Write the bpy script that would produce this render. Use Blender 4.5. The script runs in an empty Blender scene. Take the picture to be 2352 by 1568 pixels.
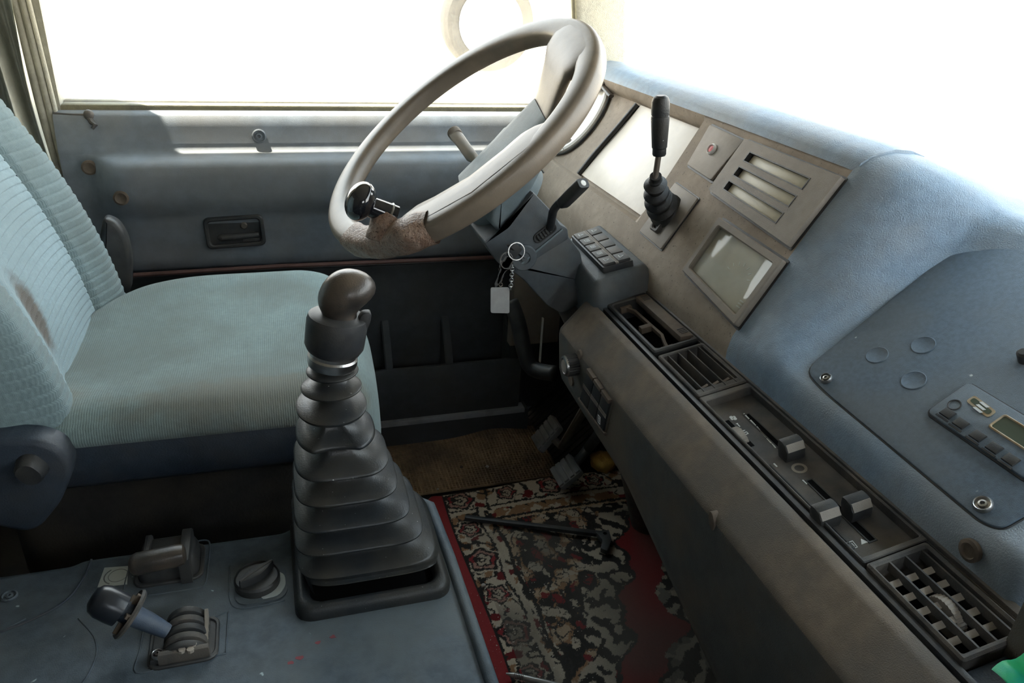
import bpy, math, random
import numpy as np
from mathutils import Vector, Matrix

# ------------------------------------------------------------------ camera
C = bpy.context.scene.collection
SC = bpy.context.scene
YAW, PITCH, ROLL, FPX = math.radians(18.3), math.radians(26.15), math.radians(3.43), 1750.0
IW, IH = 2352, 1568
CAM0 = np.array([0, 0, 1.05])
_f = np.array([math.sin(YAW)*math.cos(PITCH), math.cos(YAW)*math.cos(PITCH), -math.sin(PITCH)])
_r0 = np.array([math.cos(YAW), -math.sin(YAW), 0.0]); _u0 = np.cross(_r0, _f)
_r = _r0*math.cos(ROLL) + _u0*math.sin(ROLL)
_u = -_r0*math.sin(ROLL) + _u0*math.cos(ROLL)
cd = bpy.data.cameras.new('camera'); cam = bpy.data.objects.new('camera', cd); C.objects.link(cam)
cd.sensor_width = 36.0; cd.lens = 36.0*FPX/IW; cd.clip_start = 0.01; cd.clip_end = 500
cam.matrix_world = Matrix(((_r[0], _u[0], -_f[0], CAM0[0]), (_r[1], _u[1], -_f[1], CAM0[1]),
                           (_r[2], _u[2], -_f[2], CAM0[2]), (0, 0, 0, 1)))
SC.camera = cam

# ------------------------------------------------------------------ world, sun, exposure
SC.view_settings.view_transform = 'Standard'
try: SC.view_settings.look = 'None'
except Exception: pass
SC.view_settings.exposure = 0.22
SC.view_settings.gamma = 1.0
SC.view_settings.use_curve_mapping = False
w = bpy.data.worlds.new('world'); SC.world = w; w.use_nodes = True
bg = w.node_tree.nodes['Background']
bg.inputs[1].default_value = 6.2          # hazy bright sky: warm white at the horizon, blue overhead
_tc = w.node_tree.nodes.new('ShaderNodeTexCoord'); _sx = w.node_tree.nodes.new('ShaderNodeSeparateXYZ'); _cr = w.node_tree.nodes.new('ShaderNodeValToRGB')
w.node_tree.links.new(_tc.outputs['Generated'], _sx.inputs[0]); w.node_tree.links.new(_sx.outputs['Z'], _cr.inputs[0]); w.node_tree.links.new(_cr.outputs[0], bg.inputs[0])
_cr.color_ramp.elements[0].position = 0.0; _cr.color_ramp.elements[0].color = (1.0, 0.93, 0.82, 1)
_cr.color_ramp.elements[1].position = 0.75; _cr.color_ramp.elements[1].color = (0.70, 0.87, 1.0, 1)
_e = _cr.color_ramp.elements.new(0.22); _e.color = (0.93, 0.95, 0.97, 1)
sd = bpy.data.lights.new('sun', 'SUN'); so = bpy.data.objects.new('sun', sd); C.objects.link(so)
sd.energy = 24.0; sd.angle = math.radians(0.6); sd.color = (1.0, 0.93, 0.80)
SUND = Vector((0.30, -0.20, -1.0)).normalized()
so.rotation_euler = SUND.to_track_quat('-Z', 'Y').to_euler(); so.location = (-2, 3, 6)

# ------------------------------------------------------------------ pixel -> point helpers (points lie on real planes)
def ray(x, y): return _f + (x-IW/2)/FPX*_r - (y-IH/2)/FPX*_u
def P(x, y, **k):
    d = ray(x, y); a, v = list(k.items())[0]; i = 'XYZ'.index(a)
    return CAM0 + d*((v-CAM0[i])/d[i])
class Fr:
    """a local frame: u, v in a surface, n out of it"""
    def __init__(s, o, u, v):
        s.o = np.array(o, float); s.u = np.array(u, float)/np.linalg.norm(u)
        v = np.array(v, float); v = v - s.u*(v@s.u); s.v = v/np.linalg.norm(v); s.n = np.cross(s.u, s.v)
    def __call__(s, a, b, c=0.0): return s.o + s.u*a + s.v*b + s.n*c
    def px(s, x, y, h=0.0):
        """local (a,b) of the surface point (lifted h) seen at a pixel"""
        d = ray(x, y); o = s.o + s.n*h; t = ((o-CAM0)@s.n)/(d@s.n); p = CAM0+d*t-o
        return (p@s.u, p@s.v)
    def at(s, x, y, h=0.0): a, b = s.px(x, y, h); return s(a, b, h)
    def sub(s, a, b, ang=0, c=0.0):
        ca, sa = math.cos(ang), math.sin(ang)
        return Fr(s(a, b, c), s.u*ca+s.v*sa, s.v*ca-s.u*sa)
def slope(ang, x, z):      # plane running along -Y (u) and rising forward at ang (v)
    a = math.radians(ang); return Fr((x, 0, z), (0, -1, 0), (math.cos(a), 0, math.sin(a)))
WORLD = Fr((0, 0, 0), (1, 0, 0), (0, 1, 0))
def hor(z): return Fr((0, 0, z), (1, 0, 0), (0, 1, 0))
def wallY(y): return Fr((0, y, 0), (1, 0, 0), (0, 0, 1))   # n = -Y (toward camera)

# ------------------------------------------------------------------ mesh collector
class MB:
    def __init__(s): s.v = []; s.f = []
    def add(s, pts, faces):
        b = len(s.v); s.v += [tuple(float(c) for c in p) for p in pts]; s.f += [tuple(b+i for i in f) for f in faces]; return s
    def loft(s, rings, cap0=True, cap1=True, closed=True):
        n = len(rings[0]); pts = [p for r in rings for p in r]; fs = []
        m = n if closed else n-1
        for k in range(len(rings)-1):
            for i in range(m):
                j = (i+1) % n; fs.append((k*n+i, k*n+j, (k+1)*n+j, (k+1)*n+i))
        if cap0: fs.append(tuple(range(n-1, -1, -1)))
        if cap1: fs.append(tuple((len(rings)-1)*n+i for i in range(n)))
        return s.add(pts, fs)
    def prism(s, fr, outline, c0, c1, ch=0.0, ch0=0.0, dome=0.0):
        o = ccw(outline); R = []
        if ch0: R.append([fr(a, b, c0) for a, b in inset(o, ch0)]); R.append([fr(a, b, c0+ch0) for a, b in o])
        else: R.append([fr(a, b, c0) for a, b in o])
        if ch:
            R.append([fr(a, b, c1-ch) for a, b in o])
            R.append([fr(a, b, c1-ch*.3) for a, b in inset(o, ch*.3)])
            R.append([fr(a, b, c1) for a, b in inset(o, ch)])
        else: R.append([fr(a, b, c1) for a, b in o])
        return s.loft(R)
    def box(s, fr, a0, a1, b0, b1, c0, c1, ch=0.0, ch0=0.0, r=0.0, k=4):
        return s.prism(fr, rrect((a0+a1)/2, (b0+b1)/2, abs(a1-a0), abs(b1-b0), r, k), min(c0, c1), max(c0, c1), ch, ch0)
    def ring(s, fr, outer, inner, c0, c1, ch=0.0, cin=None):
        """a frame with a hole; outer and inner have the same number of points"""
        o = ccw(outer); i = ccw(inner); cin = c0 if cin is None else cin
        R = [[fr(a, b, c0) for a, b in o], [fr(a, b, c1-ch) for a, b in o], [fr(a, b, c1) for a, b in inset(o, ch)],
             [fr(a, b, c1) for a, b in inset(i, -ch)], [fr(a, b, c1-ch) for a, b in i], [fr(a, b, cin) for a, b in i]]
        if ch == 0: R = [R[0], R[1], R[4], R[5]]
        return s.loft(R, False, False)
    def lathe(s, fr, prof, n=32, a0=0.0, sq=None):
        """prof: (radius, height along frame n)"""
        R = []
        for r, h in prof:
            R.append([fr(r*math.cos(a0+2*math.pi*i/n), r*math.sin(a0+2*math.pi*i/n), h) for i in range(n)])
        return s.loft(R, prof[0][0] > 1e-6, prof[-1][0] > 1e-6)
    def tube(s, pts, rad, n=12, cap=True, flat=None):
        pts = [np.array(p, float) for p in pts]; m = len(pts)
        rad = [rad]*m if not hasattr(rad, '__len__') else rad
        T = []
        for i in range(m):
            t = pts[min(i+1, m-1)]-pts[max(i-1, 0)]; T.append(t/(np.linalg.norm(t)+1e-12))
        ref = np.array([0, 0, 1.0]) if abs(T[0][2]) < .9 else np.array([1.0, 0, 0])
        u = np.cross(T[0], ref); u /= np.linalg.norm(u); R = []
        for i in range(m):
            u = u - T[i]*(u@T[i]); u /= np.linalg.norm(u); v = np.cross(T[i], u)
            fu, fv = (1, 1) if flat is None else flat
            R.append([pts[i]+rad[i]*(math.cos(q)*u*fu+math.sin(q)*v*fv) for q in np.linspace(0, 2*math.pi, n, endpoint=False)])
        return s.loft(R, cap, cap)
    def torus(s, fr, R, r, n=28, m=8):
        rr = []
        for k in range(n+1):
            t = 2*math.pi*k/n; d = fr.u*math.cos(t)+fr.v*math.sin(t)
            rr.append([fr.o+d*(R+r*math.cos(q))+fr.n*r*math.sin(q) for q in np.linspace(0, 2*math.pi, m, endpoint=False)])
        return s.loft(rr, False, False)
    def grid(s, fn, nu, nv, flip=False):
        pts = [fn(i/nu, j/nv) for j in range(nv+1) for i in range(nu+1)]; fs = []
        for j in range(nv):
            for i in range(nu):
                a = j*(nu+1)+i; q = (a, a+1, a+nu+2, a+nu+1); fs.append(q[::-1] if flip else q)
        return s.add(pts, fs)
    def stroke(s, fr, pts, wd, c0, c1, closed=False):
        pts = [np.array(p, float) for p in pts]
        if closed: pts = pts+[pts[0]]
        for a, b in zip(pts[:-1], pts[1:]):
            d = b-a; L = np.linalg.norm(d)
            if L < 1e-9: continue
            d /= L; nn = np.array([-d[1], d[0]])*wd/2; e = d*wd*.3
            s.prism(fr, [a-nn-e, b-nn+e, b+nn+e, a+nn-e], c0, c1)
        return s
    def sphere(s, c, r, n=16, m=10, fr=None):
        fr = fr or Fr(c, (1, 0, 0), (0, 1, 0)); r = (r, r, r) if not hasattr(r, '__len__') else r
        R = []
        for j in range(1, m):
            t = math.pi*j/m
            R.append([fr(r[0]*math.sin(t)*math.cos(q), r[1]*math.sin(t)*math.sin(q), -r[2]*math.cos(t)) for q in np.linspace(0, 2*math.pi, n, endpoint=False)])
        return s.loft(R)
def ccw(o):
    o = [tuple(map(float, p)) for p in o]
    A = sum(o[i][0]*o[(i+1) % len(o)][1]-o[(i+1) % len(o)][0]*o[i][1] for i in range(len(o)))
    return o if A > 0 else o[::-1]
def inset(o, d):
    n = len(o); out = []
    for i in range(n):
        p, q, r = np.array(o[i-1]), np.array(o[i]), np.array(o[(i+1) % n])
        a = q-p; b = r-q; la, lb = np.linalg.norm(a), np.linalg.norm(b)
        if la < 1e-9: a = b; la = lb
        if lb < 1e-9: b = a; lb = la
        na = np.array([-a[1], a[0]])/(la+1e-12); nb = np.array([-b[1], b[0]])/(lb+1e-12)
        m = na+nb; m = m/(np.linalg.norm(m)+1e-12); k = max(m@na, .4)
        out.append(tuple(q+m*d/k))
    return out
def rrect(ca, cb, wd, ht, r=0.0, k=4):
    if r <= 0: return [(ca-wd/2, cb-ht/2), (ca+wd/2, cb-ht/2), (ca+wd/2, cb+ht/2), (ca-wd/2, cb+ht/2)]
    r = min(r, wd/2*.999, ht/2*.999); out = []
    for qx, qy, a0 in ((1, -1, -90), (1, 1, 0), (-1, 1, 90), (-1, -1, 180)):
        for i in range(k+1):
            t = math.radians(a0+90*i/k); out.append((ca+qx*(wd/2-r)+r*math.cos(t), cb+qy*(ht/2-r)+r*math.sin(t)))
    return out
def rpoly(pts, rad, k=4):
    """polygon with rounded corners"""
    pts = [np.array(p, float) for p in pts]; n = len(pts); out = []
    rad = [rad]*n if not hasattr(rad, '__len__') else rad
    for i in range(n):
        p, q, r = pts[i-1], pts[i], pts[(i+1) % n]
        a = (p-q); b = (r-q); la, lb = np.linalg.norm(a), np.linalg.norm(b); d = min(rad[i], la*.45, lb*.45)
        s0 = q+a/la*d; s1 = q+b/lb*d
        for j in range(k+1):
            t = j/k; out.append(tuple((1-t)**2*s0+2*t*(1-t)*q+t*t*s1))
    return out
def circ(ca, cb, r, n=24, ry=None): return [(ca+r*math.cos(2*math.pi*i/n), cb+(ry or r)*math.sin(2*math.pi*i/n)) for i in range(n)]
def smooth(pts, n=8, closed=False):
    """Catmull-Rom through points"""
    pts = [np.array(p, float) for p in pts]; m = len(pts); out = []
    for i in range(m if closed else m-1):
        g = (lambda k: pts[k % m]) if closed else (lambda k: pts[min(max(k, 0), m-1)])
        p0, p1, p2, p3 = g(i-1), g(i), g(i+1), g(i+2)
        for j in range(n):
            t = j/n; out.append(.5*((2*p1)+(-p0+p2)*t+(2*p0-5*p1+4*p2-p3)*t*t+(-p0+3*p1-3*p2+p3)*t**3))
    if not closed: out.append(pts[-1])
    return out
def sstep(a, b, x): t = min(max((x-a)/(b-a), 0), 1); return t*t*(3-2*t)

OFF = {}
def thing(name, label, cat, loc, group=None):
    o = bpy.data.objects.new(name, None); C.objects.link(o); o.location = tuple(float(c) for c in loc); o.empty_display_size = .02
    o['label'] = label; o['category'] = cat
    if group: o['group'] = group
    OFF[o] = np.array(o.location); return o
def obj(name, mb, m, parent=None, sharp=38, label=None, cat=None, kind=None, group=None):
    v = np.array(mb.v, float)
    if parent is None: off = np.array([(v[:, 0].min()+v[:, 0].max())/2, (v[:, 1].min()+v[:, 1].max())/2, v[:, 2].min()])
    else: off = OFF[parent]
    me = bpy.data.meshes.new(name); me.from_pydata((v-off).tolist(), [], mb.f); me.update()
    fix_normals(me)
    me.polygons.foreach_set('use_smooth', [True]*len(me.polygons))
    if sharp < 180: me.set_sharp_from_angle(angle=math.radians(sharp))
    o = bpy.data.objects.new(name, me); C.objects.link(o); me.materials.append(m)
    if parent is None: o.location = off
    else: o.parent = parent
    OFF[o] = off
    if label: o['label'] = label
    if cat: o['category'] = cat
    if kind: o['kind'] = kind
    if group: o['group'] = group
    return o
import bmesh
def fix_normals(me):
    b = bmesh.new(); b.from_mesh(me); bmesh.ops.recalc_face_normals(b, faces=b.faces); b.to_mesh(me); b.free()

# ------------------------------------------------------------------ materials
def lin(c): return tuple(((x/255)/12.92 if x/255 <= .04045 else ((x/255+.055)/1.055)**2.4) for x in c)
def mat(name, col, rough=.6, dust=None, damt=.35, dscale=9, var=.18, vscale=30, bump=.15, bscale=900, metal=0, spec=.4, speck=None, coat=0, sheen=0):
    """col: linear albedo; dust: a second colour in soft patches; speck: small marks of a third colour"""
    m = bpy.data.materials.new(name); m.use_nodes = True; nt = m.node_tree; N = nt.nodes; L = nt.links
    b = N['Principled BSDF']; b.inputs['Roughness'].default_value = rough; b.inputs['Metallic'].default_value = metal
    b.inputs['Specular IOR Level'].default_value = spec; b.inputs['Coat Weight'].default_value = coat
    b.inputs['Sheen Weight'].default_value = sheen
    tc = N.new('ShaderNodeTexCoord'); co = tc.outputs['Object']
    def noise(sc, det=4, ro=.6):
        n = N.new('ShaderNodeTexNoise'); n.inputs['Scale'].default_value = sc; n.inputs['Detail'].default_value = det
        n.inputs['Roughness'].default_value = ro; L.new(co, n.inputs['Vector']); return n.outputs['Fac']
    def ramp(src, a, c):
        r = N.new('ShaderNodeMapRange'); r.interpolation_type = 'SMOOTHSTEP'; r.inputs[1].default_value = a; r.inputs[2].default_value = c
        L.new(src, r.inputs[0]); return r.outputs[0]
    def mix(fac, A, B):
        x = N.new('ShaderNodeMix'); x.data_type = 'RGBA'
        if isinstance(fac, float): x.inputs[0].default_value = fac
        else: L.new(fac, x.inputs[0])
        for s, i in ((A, 6), (B, 7)):
            if isinstance(s, tuple): x.inputs[i].default_value = (*s[:3], 1)
            else: L.new(s, x.inputs[i])
        return x.outputs[2]
    c = mix(ramp(noise(vscale), .3, .7), tuple(x*(1-var) for x in col), tuple(min(x*(1+var), 1) for x in col))
    if dust:
        f = N.new('ShaderNodeMath'); f.operation = 'MULTIPLY'; f.inputs[1].default_value = damt
        L.new(ramp(noise(dscale, 5, .55), .36, .66), f.inputs[0]); c = mix(f.outputs[0], c, dust)
    if speck:
        sc, thr, scol = speck
        c = mix(ramp(noise(sc, 2, .5), thr, thr+.04), c, scol)
    L.new(c, b.inputs['Base Color'])
    if bump:
        bp = N.new('ShaderNodeBump'); bp.inputs['Strength'].default_value = bump; bp.inputs['Distance'].default_value = .002
        L.new(noise(bscale, 2), bp.inputs['Height']); L.new(bp.outputs[0], b.inputs['Normal'])
    return m
DUST = (.30, .235, .17)
DUSTD = (.17, .135, .10)
M = {}
M['fabric'] = mat('seat_fabric', (.25, .36, .385), .95, (.17, .20, .19), .7, 7, .10, 45, .35, 700, spec=.15, sheen=.25)
M['fabric_c'] = mat('seat_fabric_centre', (.36, .50, .55), .95, (.29, .40, .43), .5, 9, .10, 120, .35, 900, spec=.15, sheen=.25)
M['vinyl'] = mat('dark_blue_vinyl', (.032, .045, .064), .5, (.075, .07, .065), .4, 12, .15, 40, .25, 500)
M['doorvinyl'] = mat('door_vinyl', (.175, .205, .24), .5, (.185, .172, .155), .55, 5, .12, 30, .25, 1200)
M['doordark'] = mat('door_lower_vinyl', (.055, .062, .068), .7, (.06, .055, .045), .5, 6, .15, 30, .2, 700)
M['dashbrown'] = mat('dusty_dash_plastic', (.31, .255, .20), .75, (.235, .19, .15), .6, 14, .10, 60, .35, 1100, speck=(330, .67, (.13, .105, .085)))
M['dashblue'] = mat('blue_dash_pad', (.225, .315, .42), .55, (.31, .31, .295), .5, 7, .10, 60, .5, 650)
M['lowdash'] = mat('lower_dash_plastic', (.075, .078, .076), .6, (.125, .098, .070), .75, 9, .12, 50, .35, 900, speck=(420, .74, (.22, .20, .17)))
M['panelblue'] = mat('flat_blue_panel', (.105, .145, .19), .65, (.14, .155, .16), .5, 9, .12, 200, .35, 1500, speck=(90, .76, (.45, .5, .5)))
M['coverblue'] = mat('engine_cover_blue', (.062, .082, .102), .6, (.105, .122, .128), .75, 8, .22, 60, .25, 700, speck=(70, .73, (.35, .42, .45)))
M['dustedge'] = mat('dusty_brown_padded_edge', (.165, .132, .10), .7, (.10, .10, .10), .6, 11, .12, 60, .4, 900, speck=(420, .74, (.26, .23, .19)))
M['plate'] = mat('dusty_grey_plate', (.255, .225, .195), .6, (.30, .26, .215), .5, 20, .08, 60, .2, 900)
M['black'] = mat('black_plastic', (.028, .030, .033), .45, (.075, .07, .06), .4, 25, .15, 60, .15, 900)
M['blackdusty'] = mat('dusty_black_plastic', (.05, .05, .05), .6, (.13, .11, .09), .7, 22, .15, 60, .25, 900)
M['rubber'] = mat('black_rubber', (.017, .020, .023), .45, (.042, .036, .027), .55, 14, .15, 60, .2, 500, speck=(260, .74, (.35, .36, .34)))
M['bootrubber'] = mat('boot_rubber', (.020, .023, .026), .36, (.050, .043, .031), .5, 14, .15, 60, .12, 500, speck=(260, .74, (.35, .36, .34)))
M['gloss'] = mat('gloss_black', (.012, .013, .016), .08, None, 0, 9, .1, 30, 0, spec=.6, coat=.6)
M['knob'] = mat('worn_black_knob', (.036, .032, .029), .32, (.14, .105, .075), .55, 22, .15, 60, .12, 600, spec=.5)
M['wheel'] = mat('steering_wheel_skin', (.195, .158, .118), .38, (.142, .120, .097), .6, 8, .10, 40, .12, 700, spec=.5)
M['shroud'] = mat('column_shroud_teal', (.165, .215, .24), .5, (.17, .185, .185), .5, 10, .10, 60, .3, 900)
M['shroudd'] = mat('column_shroud_dark', (.085, .10, .112), .55, (.13, .12, .105), .5, 12, .12, 60, .25, 900)
M['leather'] = mat('worn_brown_leather', (.24, .15, .105), .45, (.38, .29, .23), .6, 90, .25, 160, .8, 260, speck=(420, .60, (.10, .06, .04)))
M['lens'] = mat('pale_cluster_lens', (.74, .68, .60), .35, (.62, .56, .48), .6, 11, .05, 30, .05, 400, spec=.5)  # opaque cream with soft mottled patches
M['cream'] = mat('indicator_lens_cream', (.60, .56, .42), .4, (.48, .44, .32), .5, 30, .05, 60, .05, 400)
M['gaugeface'] = mat('dusty_gauge_glass', (.40, .385, .335), .3, (.56, .51, .43), .7, 14, .06, 40, .05, 400, spec=.6)
M['white'] = mat('white_plastic', (.78, .78, .76), .45, (.6, .57, .5), .5, 30, .04, 40, .05)
M['tacho'] = mat('pale_tachograph_face', (.80, .78, .74), .35, (.70, .66, .58), .4, 14, .04, 40, .05)
M['metal'] = mat('worn_metal', (.52, .52, .52), .32, (.22, .19, .16), .35, 60, .1, 80, .1, 400, metal=1)
M['darkmetal'] = mat('dark_metal', (.20, .17, .14), .45, (.10, .08, .06), .5, 40, .1, 80, .2, 400, metal=.8)
M['red'] = mat('red_plastic', (.55, .03, .04), .35)
M['redcloth'] = mat('red_strap', (.42, .03, .045), .8)
M['carpetdark'] = mat('floor_rubber', (.018, .017, .016), .85, (.05, .04, .028), .6, 8, .2, 40, .3, 300)
M['matbrown'] = mat('warm_lit_dusty_grid_mat', (.36, .245, .14), .8, (.09, .07, .05), .7, 7, .2, 60, .2, 500)  # brown raised to carry the warm light falling on the mat
M['ribmat'] = mat('matt_footrest_rubber', (.03, .03, .03), .95, None, 0, 9, .15, 40, .2, 300, spec=.1)
M['pedal'] = mat('worn_pedal_rubber', (.22, .225, .225), .6, (.075, .07, .06), .5, 30, .15, 60, .2, 500)
M['foam'] = mat('yellow_foam', (.55, .36, .10), .95, (.40, .25, .07), .6, 40, .15, 80, .8, 200)
M['trim'] = mat('olive_pillar_vinyl', (.36, .345, .28), .6, (.22, .205, .165), .6, 10, .12, 60, .4, 700)
M['apillar'] = mat('glare_pale_pillar_vinyl', (.52, .50, .42), .6, (.62, .58, .47), .6, 30, .12, 160, .6, 500)  # flare washing over the pillar is put into this pale colour
M['curtain'] = mat('pale_curtain_vinyl', (.50, .50, .42), .38, (.42, .40, .32), .6, 14, .12, 50, .5, 240, spec=.5)
M['seal'] = mat('dusty_window_seal', (.16, .145, .10), .8, (.22, .20, .12), .6, 40, .15, 60, .4, 400)
M['roof'] = mat('headliner', (.16, .165, .16), .9)
M['rearwall'] = mat('rear_wall_vinyl', (.07, .075, .075), .8)
M['sticker'] = mat('paper_sticker', (.42, .46, .45), .8, (.33, .36, .35), .5, 40, .05, 90, .05)
M['print'] = mat('white_print', (.62, .64, .64), .6, None, 0, 9, .05)
M['stain'] = mat('grey_ring_print', (.16, .17, .17), .8)
M['brownplug'] = mat('brown_dusty_plug', (.13, .10, .075), .7, (.09, .07, .055), .6, 40)
M['lcd'] = mat('greenish_display', (.055, .075, .055), .15, None, 0, 9, .05, 30, 0, spec=.6)
M['tarnish'] = mat('tarnished_bezel', (.34, .24, .13), .45, (.40, .36, .28), .6, 90, .1, 60, .1)
M['tyre'] = mat('dark_tyre', (.016, .014, .011), .9, (.03, .026, .02), .6, 30, .15, 60, .5, 90)  # near-black rubber; the haze of the pane makes it look pale
M['rimwhite'] = mat('white_wheel_rim', (.8, .79, .74), .5)
M['ground'] = mat('pale_dusty_ground', (.64, .54, .40), .95, (.54, .45, .33), .5, .3, .1, 2, .2, 20)
M['stone'] = mat('pale_pebble', (.42, .38, .33), .9, None, 0, 9, .2, 200)
M['turq'] = mat('turquoise_wrapper', (.02, .50, .42), .4, (.04, .55, .16), .8, 30, .1)
M['pen'] = mat('grey_pen_barrel', (.33, .32, .30), .35, None, 0, 9, .1, 60, 0, metal=.6)
def glass(name, veil, tint=(.97, .98, .97)):
    m = bpy.data.materials.new(name); m.use_nodes = True; nt = m.node_tree; N = nt.nodes; L = nt.links; N.clear()
    out = N.new('ShaderNodeOutputMaterial'); tr = N.new('ShaderNodeBsdfTransparent'); tr.inputs[0].default_value = (*tint, 1)
    tl = N.new('ShaderNodeBsdfTranslucent'); tl.inputs[0].default_value = (.9, .86, .78, 1)
    gl = N.new('ShaderNodeBsdfGlossy'); gl.inputs['Roughness'].default_value = .02
    tc = N.new('ShaderNodeTexCoord'); no = N.new('ShaderNodeTexNoise'); no.inputs['Scale'].default_value = 6; no.inputs['Detail'].default_value = 6
    L.new(tc.outputs['Object'], no.inputs['Vector'])
    mr = N.new('ShaderNodeMapRange'); mr.inputs[1].default_value = .3; mr.inputs[2].default_value = .7
    mr.inputs[3].default_value = veil*.6; mr.inputs[4].default_value = veil*1.4; L.new(no.outputs['Fac'], mr.inputs[0])
    m1 = N.new('ShaderNodeMixShader'); L.new(mr.outputs[0], m1.inputs[0]); L.new(tr.outputs[0], m1.inputs[1]); L.new(tl.outputs[0], m1.inputs[2])
    m2 = N.new('ShaderNodeMixShader'); m2.inputs[0].default_value = .03; L.new(m1.outputs[0], m2.inputs[1]); L.new(gl.outputs[0], m2.inputs[2])
    L.new(m2.outputs[0], out.inputs[0]); return m
M['shade_black'] = mat('painted_shade_black', (.006, .006, .006), .95, None, 0, 9, .05, 30, 0, spec=.05)  # near-black colour standing in for shade inside slots, vents and holes
M['sideglass'] = glass('dusty_side_glass', .05)
M['windglass'] = glass('windscreen_glass', .03)
M['clearglass'] = glass('gauge_cover_glass', .12)

# =================================================================== STRUCTURE
def extr(mb, prof, x0, x1, n=1, wob=None):
    """profile of (y, z) points drawn along X"""
    xs = np.linspace(x0, x1, n+1)
    return mb.loft([[np.array([x, y, z]) for y, z in prof] for x in xs])
g = MB(); g.box(WORLD, -60, 60, -60, 60, -1.25, -1.2); obj('ground', g, M['ground'], kind='structure', label='pale dusty ground outside the cab', cat='ground')
f = MB(); f.box(WORLD, -.75, 1.0, -.62, 1.66, -.06, -.004); FLOOR = obj('floor', f, M['carpetdark'], kind='structure', label='dark rubber cab floor under the mats', cat='floor')
c = MB(); c.box(WORLD, -.75, .92, -.66, 1.70, 1.62, 1.68); obj('ceiling', c, M['roof'], kind='structure', label='pale cab headliner overhead', cat='ceiling')
c = MB(); c.box(WORLD, -.80, -.74, -.66, 1.70, -.06, 1.68); obj('wall_rear', c, M['rearwall'], kind='structure', label='rear cab wall behind the seat', cat='wall')
# passenger side wall: a lower panel, two posts and a header round an unseen opening sized for fill light
c = MB(); c.box(WORLD, -.75, 1.0, -.68, -.64, -.06, 1.0); c.box(WORLD, -.75, .02, -.68, -.64, 1.0, 1.62); c.box(WORLD, .50, 1.0, -.68, -.64, 1.0, 1.62); c.box(WORLD, .02, .50, -.68, -.64, 1.32, 1.62)
obj('wall_right', c, M['rearwall'], kind='structure', label='passenger side of the cab behind the camera', cat='wall')
c = MB(); c.box(WORLD, .80, .96, -.66, 1.70, 1.38, 1.64); obj('trim_4', c, M['rearwall'], kind='structure', label='unseen visor shelf added above the windscreen to cut light', cat='trim')  # out of view; added to limit light through the windscreen
# firewall under the dash
c = MB(); c.box(WORLD, .92, 1.0, -.66, 1.70, -.06, .60); obj('wall_front', c, M['carpetdark'], kind='structure', label='dark firewall under the dashboard', cat='wall')
# footwell side behind the pedals; raised front part added to block the sun
c = MB(); c.prism(wallY(1.66), [(.60, -.02), (.95, -.02), (.95, .80), (.77, .80), (.77, .62), (.60, .62)], -.03, .03)
obj('wall_left', c, M['doordark'], kind='structure', label='dark footwell side panel in front of the door', cat='wall')

# ---- driver's door
door_prof = [(1.66, .02), (1.66, .775), (1.60, .772), (1.588, .764), (1.583, .745), (1.578, .715), (1.574, .703), (1.566, .6985),
             (1.545, .6965), (1.530, .692), (1.520, .682), (1.516, .665), (1.517, .63), (1.525, .602), (1.536, .590), (1.541, .575), (1.546, .50), (1.55, .478), (1.56, .470), (1.585, .46), (1.60, .44), (1.605, .30), (1.60, .02)]
d = MB(); xs = list(np.linspace(-.372, .78, 58)); R = []
for x in xs:
    ring = []
    e = 1-sstep(-.335, -.275, x)                       # the padded swell fades out towards the hinge pillar
    for y, z in door_prof:
        base = 1.578
        if z < .703 and z > .465 and y < base: y = y+(base-.003-y)*e
        ring.append(np.array([x, y, z]))
    R.append(ring)
d.loft(R)
DOOR = obj('door_1', d, M['doorvinyl'], kind='structure', sharp=50, label="blue-grey padded trim of the driver's door below the window", cat='door')
ld = MB(); ld.box(wallY(1.604), -.36, .74, .03, .462, 0, .006, .002); obj('lower_panel', ld, M['doordark'], DOOR, label='dark vinyl lower part of the door')
pp = MB(); pp.tube([(-.29, 1.545, .468), (0, 1.548, .470), (.35, 1.548, .466), (.56, 1.548, .464)], .0045, 8); obj('piping', pp, mat('red_brown_piping', (.13, .07, .06), .6), DOOR, label='dark red-brown piping')
pp = MB(); pp.tube([(-.29, 1.55, .461), (0, 1.553, .463), (.35, 1.553, .459), (.56, 1.553, .457)], .004, 8); obj('piping', pp, M['black'], DOOR)
# pocket with dividers
pk = MB(); pf = wallY(1.50)
pk.loft([[np.array([x, y, z]) for y, z in ((1.602, .045), (1.535, .045), (1.522, .10), (1.522, .205), (1.526, .214), (1.534, .214), (1.536, .205), (1.536, .10), (1.545, .06), (1.602, .06))] for x in np.linspace(-.15, .53, 12)])
PK = obj('door_pocket', pk, M['doordark'], DOOR, sharp=55)
for x0 in (.07, .205, .345, .50):
    dv = MB(); dv.prism(Fr((x0+.012, 0, 0), (0, 1, 0), (0, 0, 1)), rpoly([(1.528, .10), (1.528, .212), (1.555, .26), (1.585, .30), (1.604, .31), (1.604, .10)], .012), -.009, .009, .003, .003)
    obj('divider', dv, M['doordark'], PK)
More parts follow.
